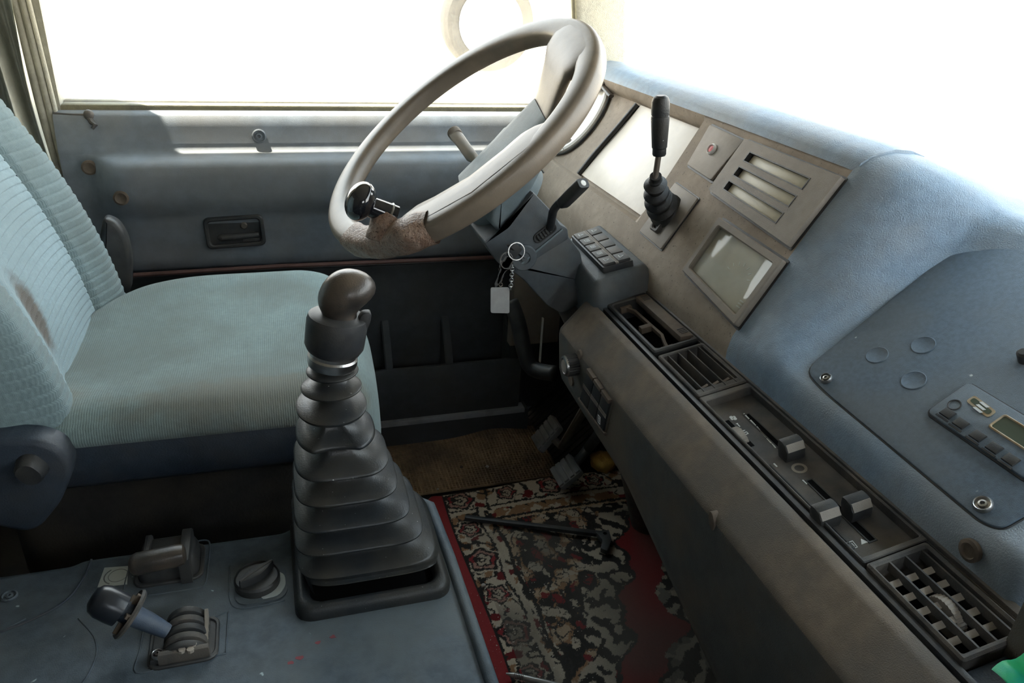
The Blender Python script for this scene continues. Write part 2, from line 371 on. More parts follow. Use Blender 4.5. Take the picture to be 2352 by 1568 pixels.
# inner door handle: recessed tray with a lever
hq = wallY(1.543); q = [hq.px(*p) for p in ((470, 499), (602, 490), (607, 560), (478, 568))]
cx = sum(p[0] for p in q)/4; cz = sum(p[1] for p in q)/4; HF = Fr((cx, 1.543, cz), np.array([q[1][0]-q[0][0], 0, q[1][1]-q[0][1]]), (0, 0, 1)); hw, hh = .112, .064
hd = MB(); hd.ring(HF, rrect(0, 0, hw, hh, .011), rrect(0, 0, hw-.016, hh-.016, .007), -.004, .011, .0025, cin=.0); hd.box(HF, -hw/2+.006, hw/2-.006, -hh/2+.006, hh/2-.006, -.004, .0015)
HD = obj('inner_handle', hd, M['black'], DOOR, label='black recessed inner door handle')
lv = MB(); lv.tube([HF(-.030, -.011, .002), HF(-.024, -.010, .008), HF(.0, -.010, .009), HF(.044, -.009, .008)], [.0055, .0065, .006, .005], 10, flat=(1, 1)); lv.sphere(HF(-.026, -.011, .004), .0075)
obj('lever', lv, M['blackdusty'], HD)
sc_ = MB(); sc_.lathe(HF.sub(.018, .010, 0, .001), [(.007, 0), (.007, .003), (.005, .005), (.0, .005)], 14); obj('screw', sc_, M['darkmetal'], HD)
lk = MB(); lk.box(HF, .012, .045, -.023, -.016, .0, .006, .001); obj('latch', lk, M['blackdusty'], HD)
# screws and plugs in the door
def screw(fr, r, m, parent, h=.003, name='screw', label=None):
    b = MB(); b.lathe(fr, [(r*1.25, -.001), (r*1.3, h*.5), (r*1.1, h), (r, h*.9), (r*.95, h*.2), (r*.6, h*.2), (r*.55, h*.9), (r*.3, h), (r*.22, h*.1), (0, h*.1)], 20)
    return obj(name, b, m, parent, label=label)
screw(wallY(1.579).sub(*wallY(1.579).px(595, 312)), .0105, M['doorvinyl'], DOOR, .004, 'screw_cover')
for px, y0 in (((278, 455), 1.516), ((205, 385), 1.558)):
    w_ = wallY(y0); a, b_ = w_.px(*px); k = MB(); k.lathe(w_.sub(a, b_), [(.0135, -.003), (.0135, .001), (.010, .003), (.006, .001), (0, 0)], 20); obj('plug', k, M['brownplug'], DOOR, label='brown dusty plug')
# sill strip at the floor
s_ = MB(); s_.box(WORLD, -.2, .56, 1.530, 1.603, -.004, .068, .004); obj('sill_base', s_, M['doordark'], DOOR)
s_ = MB(); s_.box(WORLD, -.2, .545, 1.516, 1.545, .068, .081, .003); obj('baseboard_left', s_, mat('worn_grey_sill_strip', (.30, .32, .34), .5, (.12, .115, .11), .6, 30), kind='structure', label='worn bare metal strip along the foot of the driver door', cat='sill')
# window: rubber seals and dusty glass
wd = MB(); wd.box(WORLD, -.36, .70, 1.604, 1.632, .768, .782, .004); WS = obj('window_1', wd, M['seal'], kind='structure', label='dusty side window of the driver door with its lower rubber seal', cat='window')
gl = MB(); gl.box(WORLD, -.37, .72, 1.616, 1.620, .775, 1.50); obj('pane', gl, M['sideglass'], WS, label='dusty glass pane')
wd = MB(); wd.box(WORLD, -.36, .70, 1.634, 1.650, .770, .785, .003); obj('outer_seal', wd, M['seal'], WS)
c = MB(); c.box(WORLD, -.75, .95, 1.60, 1.70, 1.36, 1.64); obj('trim_3', c, M['trim'], kind='structure', label='trim above the driver window', cat='trim')  # out of view; lower edge dropped to limit light through the window
# hinge pillar behind the seat: several vertical trim strips and rubber lips
c = MB(); c.box(WORLD, -.75, -.36, 1.604, 1.70, -.06, 1.64); BP = obj('trim_2', c, M['trim'], kind='structure', label='olive trim of the pillar behind the side window', cat='trim')
for x, r, m in ((-.364, .006, 'trim'), (-.376, .007, 'trim'), (-.389, .006, 'trim'), (-.354, .004, 'apillar')):
    t = MB(); t.tube([(x-.008*k, 1.60, .40+.21*k) for k in range(6)], r, 10); obj('rubber_lip', t, M[m], BP)
# windscreen pillar
c = MB(); AP0, AP1 = .612, .748
c.loft([[np.array([a+dx, y, z]) for a, y in rrect(.683, 1.625, .132, .06, .02)] for z, dx in ((.55, .045), (.86, .014), (1.0, -.002), (1.64, -.075))])
AP = obj('trim_1', c, M['apillar'], kind='structure', label='vinyl windscreen pillar coloured pale for glare between side window and windscreen', cat='trim')
t = MB(); t.tube([(.622+.03, 1.60, .70), (.622+.008, 1.596, .90), (.622-.006, 1.596, 1.0), (.622-.07, 1.596, 1.6)], .005, 8); obj('rubber_edge', t, M['seal'], AP)
# windscreen
ws = MB(); ws.add([(.96, 1.62, .84), (.96, -.64, .84), (.84, -.64, 1.62), (.84, 1.62, 1.62), (.965, 1.62, .84), (.965, -.64, .84), (.845, -.64, 1.62), (.845, 1.62, 1.62)], [(0, 1, 2, 3), (7, 6, 5, 4), (0, 4, 5, 1), (1, 5, 6, 2), (2, 6, 7, 3), (3, 7, 4, 0)])
obj('window_2', ws, M['windglass'], kind='structure', label='windscreen above the dashboard', cat='window')
# outside: spare wheel on a carrier, seen through the side window
t = thing('spare_wheel', 'dark-tyred truck wheel with white rim seen outside through the side window', 'wheel', (1.64, 6.0, -1.2))
wf = Fr((1.64, 6.0, .66), (1, 0, 0), (0, 0, 1))
b = MB(); b.lathe(wf, [(.235, -.10), (.25, .09), (.29, .11), (.33, .10), (.345, .05), (.35, 0), (.345, -.1), (.30, -.13)], 48); obj('tyre', b, M['tyre'], t)
b = MB(); b.lathe(wf, [(.236, .10), (.245, .105), (.23, .07), (.20, .05), (.17, .06), (.12, .07), (.06, .05), (0, .05)], 40); rm = obj('rim', b, M['rimwhite'], t)
for k in range(6):
    a = k*math.pi/3+.35; b = MB(); b.lathe(wf.sub(.105*math.cos(a), .105*math.sin(a), 0, .065), [(.022, 0), (.022, .02), (.015, .03), (0, .03)], 8); obj('bolt', b, M['darkmetal'], rm)
b = MB(); b.box(WORLD, 1.60, 1.68, 6.14, 6.22, -1.2, .9, .01); obj('carrier_post', b, M['rimwhite'], t)
b = MB(); b.tube([(1.64, 6.18, .66), (1.64, 5.98, .66)], .05, 12); obj('carrier_arm', b, M['rimwhite'], t)

# curtain gathered behind the seat
cu = MB()
def cfn(u, v):
    x = -.53+.168*u-.012*v; z = .62+.75*v
    ph = u*22+3*v; y = 1.50+.028*math.sin(ph)+.012*math.sin(ph*2.3+1+2*v)+.05*(1-u)+.015*math.sin(9*v+4*u)
    return np.array([x+.008*math.sin(7*v+9*u), y, z])
cu.grid(cfn, 90, 50); cu.grid(lambda u, v: cfn(u, v)+np.array([0, .003, 0]), 90, 50, True)
obj('curtain', cu, M['curtain'], sharp=180, label='olive-grey vinyl curtain hanging in folds behind the seat', cat='curtain')
# knotted cord on the window seal
t = thing('knotted_cord', 'small knotted black cord tied over the window seal near the pillar', 'cord', (-.31, 1.60, .775))
b = MB(); p0 = wallY(1.590).at(204, 264); b.sphere(p0, (.009, .008, .010)); b.tube([p0+np.array([-.004, 0, .004]), p0+np.array([.004, -.006, -.012]), p0+np.array([.010, -.012, -.016]), p0+np.array([.004, -.014, -.022])], [.004, .005, .004, .003], 8); obj('knot', b, M['blackdusty'], t)
b = MB(); b.tube([p0+np.array([-.058, .004, .002]), p0+np.array([-.03, .002, .0]), p0], .0025, 6); obj('cord', b, M['blackdusty'], t)

# =================================================================== DASHBOARD (upper)
PL = slope(60, .66, .87)      # instrument panel plane
RP = slope(35, .545, .665)    # radio panel plane
SP = slope(12, .455, .600)    # shelf plane with ashtray, vents, heater controls
def pad(r): return r
BACK = [(.86, .835), (.93, .80), (.95, .60), (.80, .50), (.60, .52), (.535, .57)]
prof_clu = [(.530, .600), (.530, .632), (.5335, .650), (.542, .6655), (.556, .690), (.572, .688), (.668, .832), (.660, .838), (.654, .846), (.651, .858), (.656, .866), (.672, .875), (.70, .880), (.73, .878), (.78, .865)]
prof_pan = [(.530, .600), (.530, .632), (.5335, .650), (.542, .6655), (.556, .690), (.5665, .708), (.600, .766), (.625, .8094), (.640, .8354), (.649, .851), (.656, .862), (.672, .873), (.70, .878), (.73, .876), (.78, .865)]
prof_cen = [(.530, .600), (.530, .630), (.530, .646), (.533, .656), (.538, .6610), (.545, .6650), (.60, .7035), (.65, .7385), (.69, .7665), (.712, .784), (.728, .800), (.745, .822), (.765, .834), (.785, .836), (.82, .832)]
prof_cen2 = [(.530, .600), (.530, .630), (.530, .646), (.533, .656), (.538, .6610), (.545, .6650), (.60, .7035), (.65, .7385), (.70, .7735), (.730, .7945), (.752, .8100), (.764, .8215), (.778, .8300), (.795, .833), (.83, .830)]
def mixp(a, b, t): return [(p[0]*(1-t)+q[0]*t, p[1]*(1-t)+q[1]*t) for p, q in zip(a, b)]
def ringat(pf, y): return [np.array([x, y, z]) for x, z in pf+BACK]
prof_end = [(x+.02*(k > 4), z-.012*(k > 8)) for k, (x, z) in enumerate(prof_pan)]
DASH = thing('dashboard', 'dusty brown and blue truck dashboard with instrument cluster below the windscreen', 'dashboard', (.72, .6, .5))
b = MB()
b.loft([ringat(prof_end, 1.595), ringat(prof_pan, 1.575), ringat(prof_pan, 1.556), ringat(prof_clu, 1.552), ringat(prof_clu, 1.082), ringat(prof_pan, 1.076),
        ringat(prof_pan, .95), ringat(prof_pan, .80), ringat(prof_pan, .737)], True, False)
obj('instrument_panel', b, M['dashbrown'], DASH, sharp=32, label='brown dusty instrument panel')
b = MB()
pr = [ringat(prof_pan, .737)]
for y, t in ((.727, .0), (.715, .05), (.695, .16), (.672, .36), (.652, .62), (.636, .86), (.624, 1.0)):
    q = mixp(prof_pan, prof_cen, t)
    q = [(x-.010*math.sin(math.pi*min(max((k-1)/4, 0), 1))*math.sin(math.pi*min(t, 1)), z) for k, (x, z) in enumerate(q)]
    pr.append(ringat(q, y))
for y, k_ in ((.605, .35), (.585, .8), (.565, 1), (.50, 1), (.40, 1), (.335, 1), (.315, 1)): pr.append(ringat(mixp(prof_cen, prof_cen2, k_), y))
pr.append(ringat([(x+.012, z-.01) for x, z in prof_cen2], .303)); pr.append(ringat([(x+.05, z-.03) for x, z in prof_cen2], .298)); pr.append(ringat([(x+.05, z-.03) for x, z in prof_cen2], -.60))
b.loft(pr, False, True)
obj('centre_pad', b, M['dashblue'], DASH, sharp=60, label='blue grained centre pad of the dash')
# top pad strip over the instruments: bluish pad
b = MB(); top = [(.6505, .8575), (.6545, .868), (.671, .878), (.70, .8835), (.725, .8815), (.745, .875), (.745, .860), (.70, .868), (.66, .855)]
b.loft([[np.array([x+dx, y, z+dz]) for x, z in top] for y, dx, dz in ((1.60, .012, -.012), (1.57, 0, 0), (1.3, 0, .0005), (1.0, 0, .001), (.75, 0, 0), (.732, .003, -.002))]); obj('top_pad', b, M['dashblue'], DASH, sharp=60)
# cluster lens (steeper than the panel, set in under the hood)
LF = Fr((.572, 0, .688), (0, -1, 0), (.096, 0, .144))
lensL = LF.v@(np.array([.668-.572, 0, .832-.688])); 
b = MB(); ls = [LF.px(1338, 362, .004), LF.px(1480, 508, .004), LF.px(1604, 292, .004), LF.px(1456, 234, .004)]
print('lens', [LF(*p) for p in ls])
y0 = -1.09; yl = -1.365
b.prism(LF, [(yl, .006), (y0, .006), (y0, lensL-.002), (yl+.035, lensL-.002), (yl+.030, lensL*.7), (yl+.012, lensL*.3)], -.004, .004, .001); CL = obj('cluster_lens', b, M['lens'], DASH, label='wide pale lens over the instrument cluster')
b = MB(); b.tube(smooth([LF(yl-.004, .004, .006), LF(yl+.004, lensL*.3, .007), LF(yl+.020, lensL*.7, .007), LF(yl+.027, lensL-.004, .006)], 6), .0055, 10); obj('rubber_divider', b, M['rubber'], DASH, label='black rubber strip beside the cluster lens')
# tachograph: round hinged housing with latch
tc_, tv = LF.px(1330, 266, .004)
TF = LF.sub(tc_, tv, 0, .0); print('tacho', TF.o)
b = MB(); b.lathe(TF, [(.090, -.002), (.090, .010), (.086, .013), (.081, .013), (.079, .008), (.0, .008)], 56); TA = obj('tachograph', b, M['tacho'], DASH, sharp=30, label='round pale tachograph with hinged cover')
b = MB(); b.torus(TF.sub(0, 0, 0, .004), .0925, .0022, 56, 6); obj('seal_ring', b, M['black'], TA)
b = MB(); b.box(TF, -.014, .048, -.076, -.050, .008, .012, .001); obj('lower_plate', b, M['plate'], TA)
b = MB(); b.box(TF, .012, .028, -.074, -.058, .012, .018, .002, r=.003); obj('catch', b, M['black'], TA)
b = MB(); b.tube(smooth([TF(-.055, .015, .012), TF(-.02, .045, .014), TF(.02, .060, .016), TF(.038, .062, .018)], 5), [.002]*5+[.003]*5+[.005]*6, 8); obj('hinge_wire', b, M['blackdusty'], TA)
lx, ly = TF.px(1383, 196, .02); kx, ky = TF.px(1404, 221, .014)
b = MB(); b.tube([TF(lx, ly, .02), TF((lx+kx)/2, (ly+ky)/2, .019), TF(kx, ky, .014)], [.0065, .006, .006], 12, flat=(1, .6)); b.lathe(TF.sub(lx, ly, 0, .014), [(.0105, 0), (.0105, .009), (.008, .011), (0, .011)], 20); LA = obj('latch', b, M['knob'], TA)
b = MB(); b.lathe(TF.sub(lx, ly, 0, .024), [(.0065, 0), (.006, .003), (0, .0035)], 16); obj('rivet', b, M['white'], LA)
# flat switch plate with red lamp
def quadbox(fr, pts, h): 
    L_ = [fr.px(x, y, h) for x, y in pts]
    a = [p[0] for p in L_]; bb = [p[1] for p in L_]
    return ((a[0]+a[3])/2, (a[1]+a[2])/2, (bb[2]+bb[3])/2, (bb[0]+bb[1])/2)       # px given as tl, tr, br, bl
def qpoly(fr, pts, h): return [fr.px(x, y, h) for x, y in pts]
BL = qpoly(PL, [(1630, 285), (1708, 322), (1632, 413), (1577, 377)], .006)
b = MB(); b.prism(PL, rpoly(BL, .003, 2), 0, .006, .0012); bp = obj('blank_plate', b, M['plate'], DASH, label='flat dusty switch plate with a red warning lamp')
b = MB(); b.prism(PL, rpoly(inset(ccw(BL), -.003), .004, 2), -.002, .0015); obj('surround', b, M['black'], bp)
la, lb = PL.px(1634, 342, .008); b = MB(); b.lathe(PL.sub(la, lb, 0, .005), [(.0085, 0), (.0085, .004), (.0065, .0055), (.006, .003)], 20); WL = obj('lamp_ring', b, M['white'], bp)
b = MB(); b.lathe(PL.sub(la, lb, 0, .006), [(.0058, 0), (.005, .003), (0, .004)], 14); obj('red_lens', b, M['red'], bp, label='red warning lamp')
# indicator lamp panel with three slots
IQ = qpoly(PL, [(1710, 318), (1932, 405), (1808, 563), (1626, 435)], .009)
def lerp2(Q, s, t): a = np.array(Q[0])*(1-s)+np.array(Q[1])*s; c_ = np.array(Q[3])*(1-s)+np.array(Q[2])*s; return a*(1-t)+c_*t
slots = [[(1733, 345), (1868, 402), (1850, 432), (1716, 373)], [(1706, 383), (1836, 441), (1812, 474), (1688, 412)], [(1676, 420), (1800, 488), (1778, 518), (1660, 450)]]
SL = [qpoly(PL, s, .009) for s in slots]
# the panel is built from bars round the slots
b = MB()
def bar(Q): b.prism(PL, Q, 0, .009)
tl, tr, br, bl_ = [np.array(p) for p in IQ]
allx0 = min(p[0] for s in SL for p in (s[0], s[3])); 
def edge(Q, s): return lerp2(Q, s, 0), lerp2(Q, s, 1)
s0, s1 = .14, .80
cols = [(0, s0), (s1, 1)]
for a0, a1 in cols: bar([lerp2(IQ, a0, 0), lerp2(IQ, a1, 0), lerp2(IQ, a1, 1), lerp2(IQ, a0, 1)])
tt = [0, .155, .335, .425, .605, .69, .865, 1]
for i in (0, 2, 4, 6): bar([lerp2(IQ, s0, tt[i]), lerp2(IQ, s1, tt[i]), lerp2(IQ, s1, tt[i+1]), lerp2(IQ, s0, tt[i+1])])
IP = obj('warning_lamp_panel', b, M['plate'], DASH, label='grey plate with three slots of cream warning lamps')
b = MB(); b.prism(PL, rpoly(inset(ccw(IQ), -.003), .004, 2), -.002, .0015); obj('surround', b, M['black'], IP)
for i in (1, 3, 5):
    b = MB(); b.prism(PL, [lerp2(IQ, s0+.02, tt[i]+.012), lerp2(IQ, s1, tt[i]+.012), lerp2(IQ, s1, tt[i+1]), lerp2(IQ, s0+.02, tt[i+1])], -.001, .003, .0005); obj('lamp_strip', b, M['cream'], IP)
    b = MB(); q_ = [lerp2(IQ, s0, tt[i]), lerp2(IQ, s1, tt[i]), lerp2(IQ, s1, tt[i+1]), lerp2(IQ, s0, tt[i+1])]; b.ring(PL, q_, inset(ccw(q_), .0015), .0, .0095); obj('slot_edge', b, M['black'], IP)
# rectangular gauge with bezel
GQ = qpoly(PL, [(1650, 497), (1797, 595), (1685, 747), (1565, 620)], .010)
b = MB(); o_ = rpoly(GQ, .003, 3); gi = rpoly(inset(ccw(GQ), .0105), .003, 3); b.ring(PL, ccw(o_), ccw(gi), 0, .010, .0015, cin=.0); GA = obj('gauge', b, M['plate'], DASH, label='rectangular gauge with dusty glass and grey bezel')
b = MB(); b.prism(PL, inset(ccw(GQ), .009), -.002, .002); obj('gauge_face', b, M['gaugeface'], GA)
gc = lerp2(GQ, .62, .55)
for k in range(7):
    b = MB(); a = math.radians(20+k*24); b.stroke(PL, [(gc[0]+.022*math.cos(a), gc[1]+.018*math.sin(a)), (gc[0]+.027*math.cos(a), gc[1]+.022*math.sin(a))], .0012, .002, .0024); obj('dial_mark', b, M['print'], GA)
gp = lerp2(GQ, .88, .72); 
for k in range(3): b = MB(); b.stroke(PL, [(gp[0]-.008, gp[1]-.004*k), (gp[0], gp[1]-.004*k)], .0016, .002, .0024); obj('dial_mark', b, M['print'], GA)
b = MB(); b.prism(PL, inset(ccw(GQ), .010), .0045, .0055); obj('gauge_glass', b, M['clearglass'], GA)
b = MB(); b.prism(PL, rpoly(inset(ccw(GQ), -.003), .004, 2), -.002, .0012); obj('surround', b, M['black'], GA)

# ---- hand control lever on the dash
HQ = qpoly(PL, [(1550, 418), (1602, 455), (1517, 572), (1468, 530)], .004)
hb = PL.at(1534, 486, .006)
t = thing('hand_brake_lever', 'black hand brake lever with ribbed rubber boot standing on the instrument panel', 'lever', hb)
b = MB(); b.prism(PL, rpoly(HQ, .003, 2), 0, .004, .001); HPL = obj('mounting_plate', b, M['plate'], t)
b = MB(); b.prism(PL, rpoly(inset(ccw(HQ), -.002), .004, 2), -.002, .0012); obj('surround', b, M['black'], t)
b = MB(); sa, sb = PL.px(1527, 497, .004); b.ring(PL.sub(sa, sb), rrect(0, 0, .026, .056, .006), rrect(0, 0, .013, .046, .005), .003, .010, .002); obj('slot_frame', b, M['blackdusty'], t)
b = MB(); b.box(PL.sub(sa, sb), -.007, .007, -.024, .024, .002, .005); obj('slot', b, M['black'], t)
top0 = P(1506, 404, Y=.955); top1 = P(1514, 357, Y=.955); top2 = P(1518, 219, Y=.955)
ax = (top0-hb); 
cr = MB(); n_ = 60; R = []
b0 = hb+PL.n*.004; c1 = b0*.55+top0*.45+np.array([-.012, 0, -.006])
for i in range(n_+1):
    tt_ = i/n_; p = (1-tt_)**2*b0+2*tt_*(1-tt_)*c1+tt_**2*top0
    tg = 2*(1-tt_)*(c1-b0)+2*tt_*(top0-c1); tg /= np.linalg.norm(tg)
    fu = np.cross(tg, (0, 1, 0)); fr = Fr(p, fu, np.cross(tg, fu))
    ph = (tt_*4.9) % 1.0; r = (.0275-.0125*tt_) - .0085*(ph/.25 if ph < .25 else 1-(ph-.25)/.75)*(1 if tt_ < .93 else .2)
    if tt_ > .93: r = .0085
    R.append([fr(r*math.cos(q), r*math.sin(q)*.92) for q in np.linspace(0, 2*math.pi, 28, endpoint=False)])
cr.loft(R); obj('boot', cr, M['rubber'], t, sharp=60, label='ribbed rubber boot')
b = MB(); b.tube([top0-(top1-top0)*.2, top1+(top2-top1)*.1], .0042, 10); obj('rod', b, M['darkmetal'], t)
b = MB(); d_ = top2-top1; L_ = np.linalg.norm(d_); gf = Fr(top1, np.cross(d_, (0, 1, 0)), (0, 1, 0)); gf = Fr(top1, gf.u, np.cross(d_/L_, gf.u))
b.lathe(gf, [(.0085, 0), (.0095, .002), (.0095, .010), (.0105, .0115), (.0115, .03), (.0125, L_*.62), (.0122, L_*.66), (.0112, L_*.665), (.0112, L_*.68), (.0122, L_*.685), (.0125, L_*.75), (.0122, L_*.90), (.010, L_*.97), (.006, L_), (0, L_)], 24)
obj('grip', b, M['rubber'], t, sharp=30)
# ---- radio panel
t = thing('radio_panel', 'flat blue-grey panel carrying the radio on the dash centre', 'panel', RP.at(2080, 900))
RPN = t
def rp(y, x): return (-y, (x-.545)/math.cos(math.radians(35)))
po = rpoly([rp(.612, .546), rp(.630, .715), rp(.605, .737), rp(.573, .752), rp(.43, .757), rp(.36, .73), rp(.338, .60), rp(.345, .5405), rp(.36, .5365), rp(.57, .5415)], [.022, .025, .02, .02, .02, .02, .03, .012, .012, .03], 5)
b = MB(); b.prism(RP, po, -.004, .003, .0012); obj('plate', b, M['panelblue'], t)
b = MB(); pi_ = inset(ccw(po), -.0016); b.ring(RP, pi_, ccw(po), -.003, .0012, .0004); obj('edge_gap', b, M['black'], t)
for px, r in (((2014, 814), .0115), ((2120, 791), .0120), ((2098, 872), .0120)):
    a, c_ = RP.px(*px, .004); k = MB(); k.lathe(RP.sub(a, c_, 0, .0028), [(r, 0), (r, .0007), (r*.93, .0011), (r*.88, .0007), (0, .0010)], 28); obj('blanking_cap', k, M['panelblue'], t)
for px, r in (((1897, 868), .0052), ((2257, 1157), .0062)): 
    a, c_ = RP.px(*px, .005); screw(RP.sub(a, c_, 0, .003), r, M['metal'], t, .004, 'screw', 'metal screw')
RQ = [(2136, 942), (2226, 879), (2352, 956), (2352, 1107)]
rl = qpoly(RP, [(2136, 942), (2226, 879)], .005); rb = RP.px(2338, 1103, .005); rtp = RP.px(2352, 956, .005)
v0 = (rl[0][1]+rb[1])/2; v1 = (rl[1][1]+rtp[1])/2; u0 = (rl[0][0]+rl[1][0])/2; u1 = u0+.178
# the radio runs across the panel; its lower corner falls at rb
u1 = max(rb[0]+.006, u0+.10)
b = MB(); b.box(RP, u0, u1, v0, v1, .003, .0075, .0015, r=.006); RA = obj('radio', b, M['panelblue'], t, label='car radio with a row of small buttons')
b = MB(); b.ring(RP, rrect((u0+u1)/2, (v0+v1)/2, u1-u0+.003, v1-v0+.003, .007), rrect((u0+u1)/2, (v0+v1)/2, u1-u0, v1-v0, .006), .0025, .0048); obj('radio_gap', b, M['black'], RPN)
for px in ((2177, 949), (2207, 972), (2246, 1001), (2284, 1028), (2322, 1055)):
    a, c_ = RP.px(*px, .008); k = MB(); k.box(RP.sub(a, c_), -.0058, .0058, -.0045, .0045, .007, .0095, .001); k.box(RP.sub(a, c_), -.007, .007, -.0075, -.0058, .007, .0082); obj('button', k, M['black'], RA)
a, c_ = RP.px(2192, 929, .008); k = MB(); k.lathe(RP.sub(a, c_, 0, .0074), [(.0062, 0), (.006, .001), (.005, .0008), (.0045, .0), (0, 0)], 20); obj('jack', k, M['black'], RA)
eq = qpoly(RP, [(2218, 920), (2238, 907), (2290, 945), (2268, 959)], .008)
k = MB(); k.prism(RP, rpoly(eq, .003, 3), .0072, .0080); em = obj('emblem', k, M['tarnish'], RA, label='small tarnished emblem with slanted pale bars')
k = MB(); k.prism(RP, rpoly(inset(ccw(eq), .0022), .0025, 3), .0079, .0083); obj('emblem_field', k, M['lcd'], RA)
for px in ((2246, 941), (2253, 935), (2261, 929)):
    a, c_ = RP.px(*px, .0085); k = MB(); k.prism(RP.sub(a, c_, -.10), [(-.0052, -.0012), (.0038, -.0012), (.0052, .0012), (-.0038, .0012)], .0082, .0087); obj('emblem_bar', k, M['print'], RA)
dq = [RP.px(2276, 978, .008), RP.px(2308, 955, .008)]
k = MB(); dv0, dv1 = dq[0][1], dq[1][1]; du0 = (dq[0][0]+dq[1][0])/2; k.ring(RP, rrect(du0+.028, (dv0+dv1)/2, .060, dv1-dv0+.004, .003), rrect(du0+.028, (dv0+dv1)/2, .056, dv1-dv0, .002), .007, .0090, .0008); obj('display_bezel', k, M['tarnish'], RA)
k = MB(); k.box(RP, du0, du0+.056, dv0, dv1, .007, .0078); obj('display', k, M['lcd'], RA, label='small greenish display')
a, c_ = RP.px(2352, 815, .01); k = MB(); k.lathe(RP.sub(a, c_, 0, .003), [(.006, 0), (.006, .010), (.004, .012), (0, .012)], 16); obj('small_knob', k, M['black'], t)
# plug on the lower pad
pf_ = Fr((.528, 0, .60), (0, -1, 0), (0, 0, 1)); a, c_ = pf_.px(2222, 1265, .004)
k = MB(); k.lathe(pf_.sub(a, c_), [(.010, -.001), (.010, .003), (.007, .004), (.006, .002), (0, .002)], 18); obj('plug', k, M['brownplug'], DASH, label='brown dusty screw plug')

# =================================================================== LOWER DASH with shelf
LD = thing('lower_dash', 'dusty dark lower dash shelf holding ashtray, air vents and heater sliders', 'dash shelf', (.45, .6, .40))
T12 = math.tan(math.radians(12))
def spz(x, h=0): return .600+(x-.455)*T12+h
def lowprof(y):
    zb = np.interp(y, [-.4, .48, .74, .99], [.30, .36, .437, .455])
    return [(.47, zb+.01), (.424, zb), (.414, zb+.010), (.408, zb+.03), (.4025, .545), (.4030, .551), (.4045, .556), (.4075, .560), (.4375, .5935), (.441, .5965), (.449, .5985), (.453, .596),
            (.455, .590), (.4555, spz(.4555, -.034)), (.5265, spz(.5265, -.034)), (.5275, spz(.5275, -.002)), (.545, spz(.54, -.002)), (.545, zb+.06)]
b = MB(); ys = [.992, .988] + list(np.linspace(.975, .10, 36)) + [-.1, -.6]
R = []
for i, y in enumerate(ys):
    pr_ = lowprof(y)
    if i == 0: pr_ = [(x*.9+.1*.47, z*.93+.07*.51) for x, z in pr_]
    if i in (0, 1): pr_ = [(x, (z if not (.4555 <= x <= .5266) else spz(x, -.002))) for x, z in pr_]
    R.append([np.array([x, y, z]) for x, z in pr_])
b2_ = MB(); ed = [(.4022, .552), (.4036, .5575), (.4068, .5612), (.4368, .5946), (.4405, .5974), (.449, .5993), (.4485, .5978), (.441, .5955), (.409, .5605), (.4045, .5545)]
b2_.loft([[np.array([x, y, z]) for x, z in ed] for y in list(np.linspace(.980, .10, 12))+[-.1, -.6]]); obj('padded_edge', b2_, M['dustedge'], LD, sharp=40, label='brown dusty padded edge of the shelf')
# end wall of the shelf: fill the recess before the ashtray
R2 = []
b.loft(R); obj('body', b, M['lowdash'], LD, sharp=40)
b = MB(); b.box(SP, -.990, -.962, .003, .088, -.034, .004, .004); obj('end_bar', b, M['lowdash'], LD)
# back gutter strip between shelf and the dash
b = MB(); b.box(SP, -.985, .55, .0745, .083, -.01, .003, .0015); obj('rear_rail', b, M['blackdusty'], LD)
b = MB(); b.box(SP, -.962, .55, .0005, .0065, -.034, -.001, .001); obj('front_gutter', b, M['black'], LD)
def shelfq(p0, p1, p2, p3, h=0.0):
    q = [SP.px(*p, h) for p in (p0, p1, p2, p3)]
    return (q[0][0]+q[1][0])/2, (q[2][0]+q[3][0])/2, (q[0][1]+q[3][1])/2, (q[1][1]+q[2][1])/2
B0, B1 = .0075, .0735
# ---- ashtray
a0, a1, b0_, b1_ = shelfq((1385, 700), (1490, 665), (1605, 775), (1500, 820)); a0 = max(a0, -.962)
b = MB(); b.ring(SP, rrect((a0+a1)/2, (B0+B1)/2, a1-a0, B1-B0, .004), rrect((a0+a1)/2+.002, (B0+B1)/2, a1-a0-.018, B1-B0-.014, .005), -.032, .003, .002, cin=-.028); AT = obj('ashtray', b, M['black'], LD, label='open black ashtray with a dusty flap')
b = MB(); b.box(SP, a0+.006, a1-.006, B0+.004, B1-.004, -.0325, -.029); obj('tray_bottom', b, M['shade_black'], AT)
am = a1-a0
b = MB(); b.prism(SP, [(a0+.012, B0+.045), (a1-.012, B0+.045), (a1-.008, B0+.062), (a0+.012, B0+.062)], -.004, .006, .0015); fl = obj('flap', b, M['brownplug'], AT, label='brown dusty flap')
for k in range(4):
    for s_ in (0, 1):
        aa = (a0+.018+.004*k) if s_ == 0 else (a1-.032+.004*k)
        b = MB(); b.box(SP, aa, aa+.0015, B0+.050, B0+.060, .0055, .0068); obj('rib', b, M['blackdusty'], AT)
b = MB(); b.stroke(SP, [(a0+.010, B0+.026), (a0+.030, B0+.034), (a1-.05, B0+.036), (a1-.030, B0+.030), (a1-.012, B0+.026)], .004, -.012, -.006); obj('cigarette_rest', b, M['brownplug'], AT, label='dusty cigarette rest bar')
for aa in (a0+.012, (a0+a1)/2, a1-.014):
    b = MB(); b.box(SP, aa-.005, aa+.005, B0+.018, B0+.036, -.014, -.005, .0015); obj('rest_tab', b, M['brownplug'], AT)
